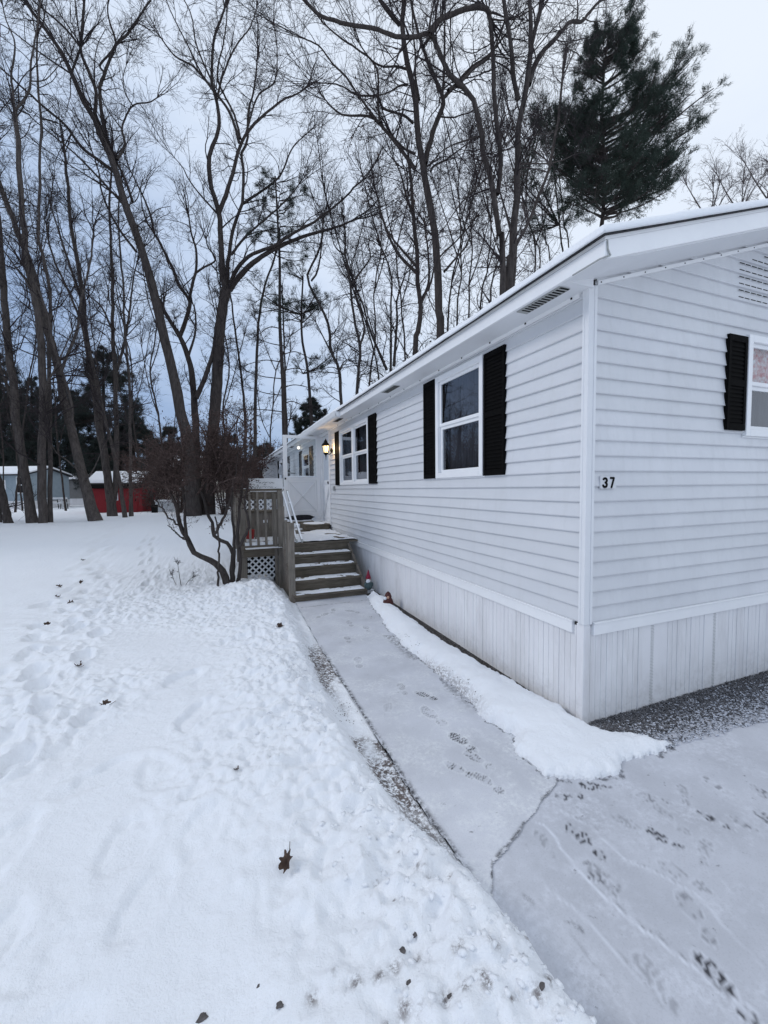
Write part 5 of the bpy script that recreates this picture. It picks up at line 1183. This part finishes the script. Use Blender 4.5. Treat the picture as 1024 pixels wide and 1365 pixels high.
def pine_sil(label, xb, yb, yt, D, reach, n, seed, w=9, nd=12, nl=.26, nw=.016, droop=8, sub=7, lo=.0, group=None, nm='needle2'):
    r_ = random.Random(seed); bo = []
    for k in range(n):
        t = r_.random(); y = yt+(yb-yt)*(lo+(1-lo)*t) if lo == 0 else yt+(lo)*(yb-yt)*t
        a = r_.uniform(0, 6.28); ln = np.interp((y-yt)/(yb-yt), [0, .15, .5, 1], [4, reach*.45, reach*.9, reach])*r_.uniform(.65, 1.08)
        ex = ln*math.cos(a); bo.append((xb, y, xb+ex, y+r_.uniform(-4, droop), math.sin(a)*ln*hw(D)*.9))
    return conifer(label, [(xb, yb+15), (xb, (yb+yt)/2), (xb, yt)], w, 1.5, D, bo, seed, nd=nd, nl=nl, nw=nw, sub=sub, group=group, nm=nm, upl=.02, spr=.6)
G = 'dark evergreens beyond the yard'
pine_sil('dark drooping evergreen with layered boughs behind the forked trunk', 138, 655, 463, 40, 66, 110, 21, group=G)
pine_sil('dark evergreen filling the gap left of the layered one', 92, 655, 520, 44, 56, 90, 22, group=G)
pine_sil('dark evergreen behind the clump of grey trunks', 42, 650, 500, 43, 56, 90, 23, group=G)
pine_sil('dark evergreen at the left frame edge above the pale blue home', 0, 650, 470, 45, 60, 100, 24, group=G)
pine_sil('broad low evergreen just behind the red shed', 178, 655, 560, 40, 60, 80, 25, group=G)
pine_sil('dark evergreen seen through the bush, left of its stems', 225, 660, 570, 36, 50, 70, 26, group=G)
pine_sil('low evergreen between the thick oak and the tall thin pine', 305, 665, 580, 38, 45, 60, 27, group=G)
pine_sil('rounded little evergreen above the storm door frame', 414, 600, 533, 33, 36, 60, 28, nl=.22, group=None)
pine_sil('dark evergreen far left beyond the frame edge', -50, 650, 440, 46, 60, 60, 29, group=G)
pine_sil('evergreen behind the pine trunks left of the storm door', 352, 660, 590, 40, 40, 50, 30, group=G)
# thin pines in the middle
bo = [(373, 335-k*4.2, 373+rp_.choice((-1, 1))*rp_.uniform(8, 40), 330-k*4.4+rp_.uniform(-8, 6), rp_.uniform(-1.4, 1.4)) for k in range(24)]
conifer('tall thin pine with a sparse crown left of the storm door', [(381, 640), (379, 577), (377, 505), (373, 428), (373, 351), (370, 290), (367, 235)], 7, 2, 21, bo, 31, nd=7, nl=.15, nw=.007, sub=9, name='pine_tree', group=None)
bo = [(375, 560-k*11, 375+(-1 if k % 2 else 1)*rp_.uniform(25, 55), 556-k*11+rp_.uniform(-10, 12), rp_.uniform(-.8, .8)) for k in range(16)]
bo2 = []
for cx, cy, n, w in ((425, 400, 9, 46), (392, 412, 8, 40), (432, 480, 7, 42), (350, 402, 5, 36), (395, 355, 6, 40)): bo2 += [(404, min(cy+18, 500), cx+rp_.uniform(-w, w), cy+rp_.uniform(-10, 12), rp_.uniform(-1.2, 1.2)) for k in range(n)]
conifer('slim pine with clumped sprays beside the tall thin pine', [(416, 590), (415, 556), (410, 492), (403, 454), (402, 415), (404, 370)], 6, 2, 21.5, bo2, 32, nd=5, nl=.15, nw=.007, sub=8, group=None)
bare_tree('dead limbed pole with level twigs right behind the tall thin pine', [([(384, 640), (382, 560), (379, 460), (376, 380)], 3, 2)]+[([(b[0]+3, b[1]), ((b[0]+b[2])/2, b[1]-3), (b[2], b[3])], 1.6, .9, 0, b[4]) for b in bo], 21.6, 33, dens=.9, tw=.4, lvl4=False, l1len=(.5, 1.1))

# --- bush by the deck
def bush():
    D = 6.45; rg = np.random.default_rng(5)
    st = [([(303, 790), (300, 767), (286, 750), (262, 738), (250, 718), (241, 702), (234, 670), (212, 634), (190, 618)], 11, 2.5, 0, .3), ([(250, 720), (247, 690), (246, 665), (238, 630), (228, 600)], 5, 2, 0, .5),
          ([(310, 788), (309, 760), (311, 735), (300, 722), (286, 715), (283, 700), (276, 680), (266, 650), (255, 615)], 8, 2.5, .1, .5), ([(286, 712), (298, 690), (306, 670), (312, 640), (318, 605)], 5, 2, .1, -.2),
          ([(316, 780), (321, 752), (316, 720), (319, 690), (321, 660), (326, 625), (328, 590)], 7, 2, .1, .3), ([(310, 770), (312, 730), (309, 690), (308, 650), (300, 610), (296, 575)], 4.5, 2, .2, .1),
          ([(290, 770), (292, 735), (291, 715), (288, 690)], 4, 2, -.1, -.2), ([(318, 730), (332, 700), (326, 670), (332, 640)], 5, 2.5, 0, 0),
          ([(241, 702), (225, 690), (212, 672), (200, 655)], 3, 1.4, 0, -.2), ([(249, 720), (236, 712), (224, 700)], 3, 1.2, 0, -.3)]
    for x, y in ((172, 610), (200, 590), (300, 545), (322, 548), (334, 570), (338, 598), (240, 560), (172, 636), (178, 612), (185, 596), (205, 585), (225, 580), (245, 575), (262, 560), (280, 548), (300, 545), (318, 548), (330, 566), (336, 585), (337, 610), (334, 640), (175, 645), (195, 650), (168, 628))+tuple((rp_.uniform(225, 328), rp_.uniform(565, 660)) for k in range(28))+tuple((rp_.uniform(170, 225), rp_.uniform(600, 648)) for k in range(8)):
        a = st[min(9, int((x-150)/24))][0][-1] if x < 255 else (rp_.uniform(262, 315), rp_.uniform(630, 660))
        if x < 255: a = (rp_.uniform(218, 246), rp_.uniform(625, 655))
        st.append(([a, ((a[0]*.55+x*.45)+rp_.uniform(-6, 6), (a[1]*.5+y*.5)-4), (x, y)], 3, 1.2, rp_.uniform(-.1, .3), rp_.uniform(-1.1, 1.3)))
    K0 = 20; SP = []; SR = []; LN = []
    for i, s in enumerate(st):
        n = len(s[0]); P = [W(p[0], p[1], D+s[3]+(s[4]-s[3])*k/(n-1)) for k, p in enumerate(s[0])]
        if s[0][0][1] > 760: P[0][2] = gz(P[0][0], P[0][1])-.05
        P = smoothpath(P, K0); P[1:] += rg.normal(size=(K0-1, 3))*.008; SP.append(P); SR.append(np.linspace(s[1], s[2], K0)/2*.85*hw(D)*(1+rg.normal(size=K0)*.06)); LN.append(np.linalg.norm(np.diff(P, axis=0), axis=1).sum())
    SP, SR, LN = map(np.array, (SP, SR, LN)); base = SP[0, 0].copy()
    e = empty('bush', tuple(base)); tag(e, 'large gnarled bush with a dense mass of reddish brown twigs beside the deck', 'bush')
    V, Fq = tubes(SP[:10], SR[:10], 8); mesh_np('stems', V-base, Fq, M['bark'], e, smooth=True)
    parts = [tubes(SP[10:], SR[10:], 5)]
    A, RA, LA = SP[10:], SR[10:], LN[10:]
    P1, R1, L1 = kids(A, RA, LA, 8, .12, 1, 25, 75, lambda p, t, g_: g_.uniform(.12, .42, len(p)), 6, .17, .02, rg, .6, .0024)
    Pb, Rb, Lb = kids(SP[:10], SR[:10], LN[:10], 3, .55, .98, 30, 75, lambda p, t, g_: g_.uniform(.12, .35, len(p)), 6, .15, .03, rg, .4, .0022)
    P1 = np.concatenate([P1, Pb]); R1 = np.concatenate([R1, Rb]); L1 = np.concatenate([L1, Lb])
    P2, R2, L2 = kids(P1, R1, L1, 6, .1, 1, 25, 70, lambda p, t, g_: L1[p]*g_.uniform(.35, .75, len(p)), 4, .16, .02, rg, .6, .0018)
    P3, R3, L3 = kids(P2, R2, L2, 2, .15, 1, 25, 65, lambda p, t, g_: L2[p]*g_.uniform(.4, .8, len(p)), 3, .15, .02, rg, .6, .0014)
    V, Fq = join(parts+[tubes(P1, R1, 4), tubes(P2, R2, 3), tubes(P3, R3, 3)]); mesh_np('twigs', V-base, Fq, M['bushleaf'], e)
    n = 9000; k = rg.integers(0, len(P3), n); c = P3[k, rg.integers(1, 4, n)]+rg.normal(size=(n, 3))*.008
    s = rg.uniform(.009, .023, (n, 1)); a = nrm(rg.normal(size=(n, 3))+[0, 0, -.5]); b = nrm(np.cross(a, rg.normal(size=(n, 3))))
    cr = np.cross(a, b)*s*.25
    V = np.stack([c-a*s, c-b*s*.38+cr, c+a*s, c+b*s*.38+cr], 1).reshape(-1, 3)-base
    mesh_np('leaves', V, np.arange(len(V)).reshape(-1, 4), M['bushleaf'], e)
bush()
# low scrub behind the bush (far, reddish brown, filling the horizon between trunks)
rg_ = random.Random(9)
for i, (x, D) in enumerate(((206, 27), (212, 24), (240, 22), (300, 20), (330, 17), (345, 23), (318, 26), (275, 25))):
    st = []
    zb = 655+(1.62-.4)*F/D
    for k in range(7):
        a = rg_.uniform(-1, 1); h_ = rg_.uniform(50, 105)*18/D
        st.append(([(x+a*3, zb), (x+a*14, zb-h_*.5), (x+a*rg_.uniform(18, 34), zb-h_)], 2.6, 1, 0, rg_.uniform(-1.2, 1.2)))
    bare_tree(['tangled brown shrub just right of the red shed', 'tangled brown shrub before the cream house', 'brown shrub left of the twin trunks, behind the bush', 'brown shrub just right of the thick oak base', 'brown shrub left of the deck sign', 'brown shrub behind the left end of the deck sign', 'faint brown shrub far behind the oak', 'brown shrub behind the twin trunks'][i],
              st, D, 400+i, name='shrub', cat='shrub', group='brown shrubs across the yard', dens=2.2, tw=.42, lvl4=False, mt='bark2', twig='dryleaf', t_lo=.15, leaves=1500, l1len=(.8, 1.9))
# twig sprouting from the snow left of the bush
bare_tree('tiny bare sprig standing in the snow left of the bush', [([(243, 790), (240, 772), (237, 752)], 1.2, .7), ([(243, 789), (250, 776), (256, 770)], 1, .6), ([(242, 789), (234, 778), (230, 768)], 1, .6)], 6.6, 501, name='sprig', cat='sprig', group=None, dens=1.2, tw=.05, lvl4=False, rmin=.0016)

def woods():
    rg = np.random.default_rng(61); n = 46; parts = []
    px = rg.uniform(-1500, -120, n); D = rg.uniform(9, 17, n)/(1+0*px)
    P0 = np.array([W(a, 690, d) for a, d in zip(px, D)]); P0[:, 2] = [gz(p[0], p[1]) for p in P0]
    d0 = nrm(np.array([0, 0, 1.])+rg.normal(size=(n, 3))*.09); L0 = rg.uniform(13, 20, n); SP = grow(P0, d0, L0, 14, .05, .03, rg); SR = np.linspace(1, .2, 15)[None]*rg.uniform(.10, .24, (n, 1))
    P1, R1, L1 = kids(SP, SR, L0, 22, .2, 1, 25, 65, lambda p, t, g_: g_.uniform(1.2, 3.6, len(p)), 7, .14, .04, rg, .5, .01)
    P2, R2, L2 = kids(P1, R1, L1, 6, .15, 1, 25, 60, lambda p, t, g_: L1[p]*g_.uniform(.3, .6, len(p)), 5, .14, .04, rg, .6, .008)
    P3, R3, L3 = kids(P2, R2, L2, 3, .15, 1, 25, 60, lambda p, t, g_: L2[p]*g_.uniform(.4, .7, len(p)), 3, .14, .04, rg, .6, .007)
    V, Fq = join([tubes(SP, SR, 7), tubes(P1, R1, 4), tubes(P2, R2, 3), tubes(P3, R3, 3)])
    tag(mesh_np('woods', V, Fq, M['bark2']), 'leafless wood continuing past the left side of the yard', 'woods', kind='stuff')
woods()
# ------------------------------------------------------------------ far buildings
def at_ground(px, D, zz=None):
    p = W(px, 700, D); z = gz(p[0], p[1]) if zz is None else zz; return p[0], p[1], z
def far_home(name, label, cat, px0, px1, D, zt, wallm, roofrise, depth, wins=(), rot=0, lowm='skirt'):
    a = at_ground(px0, D); b = at_ground(px1, D); L = math.hypot(b[0]-a[0], b[1]-a[1]); an = math.atan2(b[1]-a[1], b[0]-a[0])+rot
    e = empty(name, (a[0], a[1], a[2]-.1), an); tag(e, label, cat)
    MB().box(0, L, 0, depth, 0, .65).build('skirting', M[lowm], e)
    w = MB().box(-.01, L+.01, -.02, depth+.02, .65, zt)
    w.prism([(-.02, zt), (depth+.02, zt), (depth/2, zt+roofrise)], 0, 0, L)
    w.build('wall', wallm, e)
    z = .8; lp = MB()
    while z < zt: lp.box(0, L, -.03, -.02, z, z+.012); z += .12
    lp.build('siding_laps', wallm, e)
    rf = MB().prism([(-.25, zt-.02), (depth/2, zt+roofrise), (depth+.25, zt-.02), (depth+.25, zt+.06), (depth/2, zt+roofrise+.08), (-.25, zt+.06)], 0, -.2, L+.2).build('roof', M['shingle'], e)
    MB().prism([(-.27, zt+.062), (depth/2, zt+roofrise+.082), (depth+.27, zt+.062), (depth+.2, zt+.2), (depth/2, zt+roofrise+.25), (-.2, zt+.2)], 0, -.2, L+.2).build('roof_snow', M['snow'], e, bevel=.04)
    for (u, v, w_, h) in wins:
        wi = MB().box(u, u+w_, -.06, -.02, v, v+h).build('window', M['trim'], e)
        MB().box(u+.07, u+w_-.07, -.07, -.06, v+.07, v+h/2-.03).box(u+.07, u+w_-.07, -.07, -.06, v+h/2+.03, v+h-.07).build('pane', M['room'], wi)
    return e
M['blue'] = simple('pale_blue_siding', (.30, .37, .42), (.37, .44, .49), 3, .6)
M['grey'] = simple('grey_siding', (.19, .185, .18), (.24, .235, .23), 3, .6)
M['cream'] = simple('cream_siding', (.46, .43, .37), (.55, .52, .46), 3, .6)
M['redw'] = simple('barn_red_boards', (.19, .012, .018), (.30, .025, .03), 4, .65, .2, .01, stretch=(8, 8, .6))
M['wgrey'] = simple('white_metal', (.5, .52, .54), (.62, .64, .67), 5, .5)
far_home('mobile_home', 'pale blue mobile home with snowy roof at the left edge', 'mobile home', -62, 38, 31, 2.55, M['blue'], .55, 4.2, [(4.0, 1.35, .8, .75), (5.1, 1.1, .7, 1.25)][:0]+[(3.65, 1.5, .45, .7), (4.9, 1.2, .6, 1.25)])
far_home('mobile_home', 'long grey mobile home between the trunk clump and the leaning trunk', 'mobile home', 66, 122, 39, 2.35, M['grey'], .5, 4.2)
far_home('cottage', 'cream sided cottage behind the bush, right of the red shed', 'house', 212, 262, 27, 2.55, M['cream'], .9, 5, [(1.15, 1.35, .7, 1.15)])
far_home('outbuilding', 'small grey building with white framed window behind the red shed', 'outbuilding', 188, 204, 33, 2.1, M['grey'], .4, 3, [(.35, 1.0, .5, .8)])
# red shed
a = at_ground(121, 23.2); b = at_ground(187, 23.2); L = math.hypot(b[0]-a[0], b[1]-a[1]); an = math.atan2(b[1]-a[1], b[0]-a[0])
s = empty('garden_shed', (a[0], a[1], a[2]-.06), an+.12); tag(s, 'dark red wooden shed with thick snow on its roof among the trunks', 'shed')
MB().box(0, L, 0, 1.9, 0, 1.72).prism([(0, 1.72), (1.9, 1.72), (.95, 2.28)], 0, .001, L-.001).build('wall', M['redw'], s)
bt = MB()
for k in range(9): bt.box(.02+k*(L-.06)/8, .05+k*(L-.06)/8, -.015, 0, .02, 1.7)
for k in range(6): bt.box(L, L+.015, .1+k*.33, .13+k*.33, .02, 1.7)
bt.build('batten', M['redw'], s)
MB().prism([(-.22, 1.60), (.95, 2.22), (2.12, 1.60), (2.12, 1.66), (.95, 2.30), (-.22, 1.66)], 0, -.12, L+.12).build('roof', M['shingle'], s)
MB().prism([(-.16, 1.70), (.95, 2.31), (2.1, 1.68), (2.05, 1.84), (.95, 2.44), (-.02, 1.90)], 0, -.10, L+.10).build('roof_snow', M['snow'], s, bevel=.04)
MB().box(-.1, L+.1, -.235, -.22, 1.42, 1.66).build('fascia', M['black'], s)
d1 = MB().box(1.05, 1.5, -.03, -.0, .75, 1.3).build('window', M['trim'], s); MB().box(1.09, 1.46, -.035, -.03, .79, 1.26).build('pane', M['room'], d1)
for u in (.2, 1.75): 
    d = MB().box(u, u+.75, -.03, -.016, .05, 1.38).build('door', M['redw'], s); MB().box(u+.65, u+.68, -.05, -.03, .7, .82).build('handle', M['black'], d)
# bits beside the cottage
x, y, z = at_ground(207, 22.5); tb_ = empty('trash_bin', (x, y, z-.03), -YAW); tag(tb_, 'small black bin on the snow between the red shed and the cottage', 'bin')
MB().prism([(-.11, 0), (.11, 0), (.14, .42), (-.14, .42)], 1, -.12, .12).build('body', M['black'], tb_, bevel=.01); MB().box(-.15, .15, -.14, .14, .42, .46).build('lid', M['black'], tb_, bevel=.01)
x, y, z = at_ground(221, 23.5); wt = empty('utility_cabinet', (x, y, z-.03), -YAW); tag(wt, 'low white cabinet on the snow in front of the cream cottage', 'cabinet')
MB().box(-.42, .42, -.25, .25, .0, .62).build('body', M['wgrey'], wt, bevel=.02); MB().box(-.45, .45, -.28, .28, .62, .70).build('snow_cover', M['snow'], wt, bevel=.03); MB().box(-.01, .01, -.26, -.25, .05, .6).build('door_gap', M['black'], wt)
x, y, z = at_ground(76, 29); wt = empty('picnic_table', (x, y, z-.03), -YAW+.3); tag(wt, 'snow topped garden table by the grey mobile home', 'table')
MB().box(-.6, .6, -.35, .35, .70, .75).build('tabletop', M['wgrey'], wt); MB().box(-.58, .58, -.33, .33, .75, .82).build('snow_cover', M['snow'], wt, bevel=.02)
for u in (-.45, .45):
    for v in (-.25, .25): MB().bar((u, v, .7), (u*1.15, v*1.3, 0), .07, .07).build('leg', M['wgrey'], wt)
for v in (-.65, .65): MB().box(-.6, .6, v-.12, v+.12, .40, .44).build('bench_seat', M['wgrey'], wt)
x, y, z = at_ground(84, 30); bg = empty('garden_bench', (x, y, z-.03), -YAW-.2); tag(bg, 'small metal garden seat beside the snow topped table', 'bench')
f_ = MB()
for u in (-.4, .4): f_.bar((u, 0, .8), (u, .1, 0), .04, .04, (1, 0, 0)).bar((u, -.4, .42), (u, -.45, 0), .04, .04, (1, 0, 0)).bar((u, 0, .6), (u, -.42, .6), .04, .04)
f_.build('frame', M['black'], bg); MB().box(-.4, .4, -.42, 0, .40, .44).build('seat', M['snow'], bg)
# small annexe past the far end of the home
an_ = empty('porch_hut', (1.86, 23.7, .3)); tag(an_, 'small white lean-to past the far end of the long home', 'outbuilding')
MB().box(-.1, 2.5, 0, 2, 0, 1.75).build('wall', M['vinyl'], an_); MB().box(-.2, 2.6, -.1, 2.1, 1.76, 1.84).build('roof', M['shingle'], an_); MB().box(-.2, 2.6, -.1, 2.1, 1.842, 1.95).build('roof_snow', M['snow'], an_, bevel=.03)
# ------------------------------------------------------------------ daylight
sc_ = bpy.context.scene
w = bpy.data.worlds.new('World'); sc_.world = w; w.use_nodes = True; nt = w.node_tree; N, L = nt.nodes, nt.links
bg = N['Background']; sky = N.new('ShaderNodeTexSky'); sky.sky_type = 'NISHITA'; sky.sun_disc = False
SE, SA = R(34), R(SUN_AZ) if 'SUN_AZ' in globals() else R(-75)
sky.sun_elevation = SE; sky.sun_rotation = SA
tc = N.new('ShaderNodeTexCoord').outputs['Generated']
a = noise(nt, 1.7, 6, .62, vec=tc, stretch=(1, 1, 2.6)); b = noise(nt, 5.5, 6, .6, vec=tc, stretch=(1, 1, 3.2))
sep = N.new('ShaderNodeSeparateXYZ'); L.new(tc, sep.inputs[0])
dt = N.new('ShaderNodeVectorMath'); dt.operation = 'DOT_PRODUCT'; L.new(tc, dt.inputs[0]); dt.inputs[1].default_value = (.60, -.15, .80)
k = mathn(nt, 'ADD', mathn(nt, 'MULTIPLY', dt.outputs['Value'], 1.0), mathn(nt, 'MULTIPLY', mathn(nt, 'SUBTRACT', a.outputs['Fac'], .5), .55))
k = mathn(nt, 'ADD', k, mathn(nt, 'MULTIPLY', mathn(nt, 'SUBTRACT', b.outputs['Fac'], .5), .18))
cl = ramp(nt, k, [(.0, (3.3, 4.5, 6.8)), (.13, (5.0, 6.2, 8.3)), (.36, (7.2, 8.2, 9.8)), (.85, (8.7, 9.4, 10.4))])
col = mixc(nt, .90, sky.outputs[0], cl)
L.new(col, bg.inputs['Color']); bg.inputs['Strength'].default_value = .1
sl = bpy.data.lights.new('sun', 'SUN'); sl.energy = .85; sl.angle = R(18); sl.color = (1, .97, .93)
so_ = bpy.data.objects.new('sun', sl); C.objects.link(so_)
d = Vector((math.sin(SA)*math.cos(SE), math.cos(SA)*math.cos(SE), math.sin(SE)))
so_.rotation_euler = d.to_track_quat('Z', 'Y').to_euler()
sc_.view_settings.view_transform = 'Standard'; sc_.view_settings.look = 'None'; sc_.view_settings.exposure = .07; sc_.view_settings.gamma = 1
sc_.cycles.max_bounces = 6; sc_.cycles.diffuse_bounces = 3; sc_.cycles.transparent_max_bounces = 8
sc_.cycles.use_denoising = True
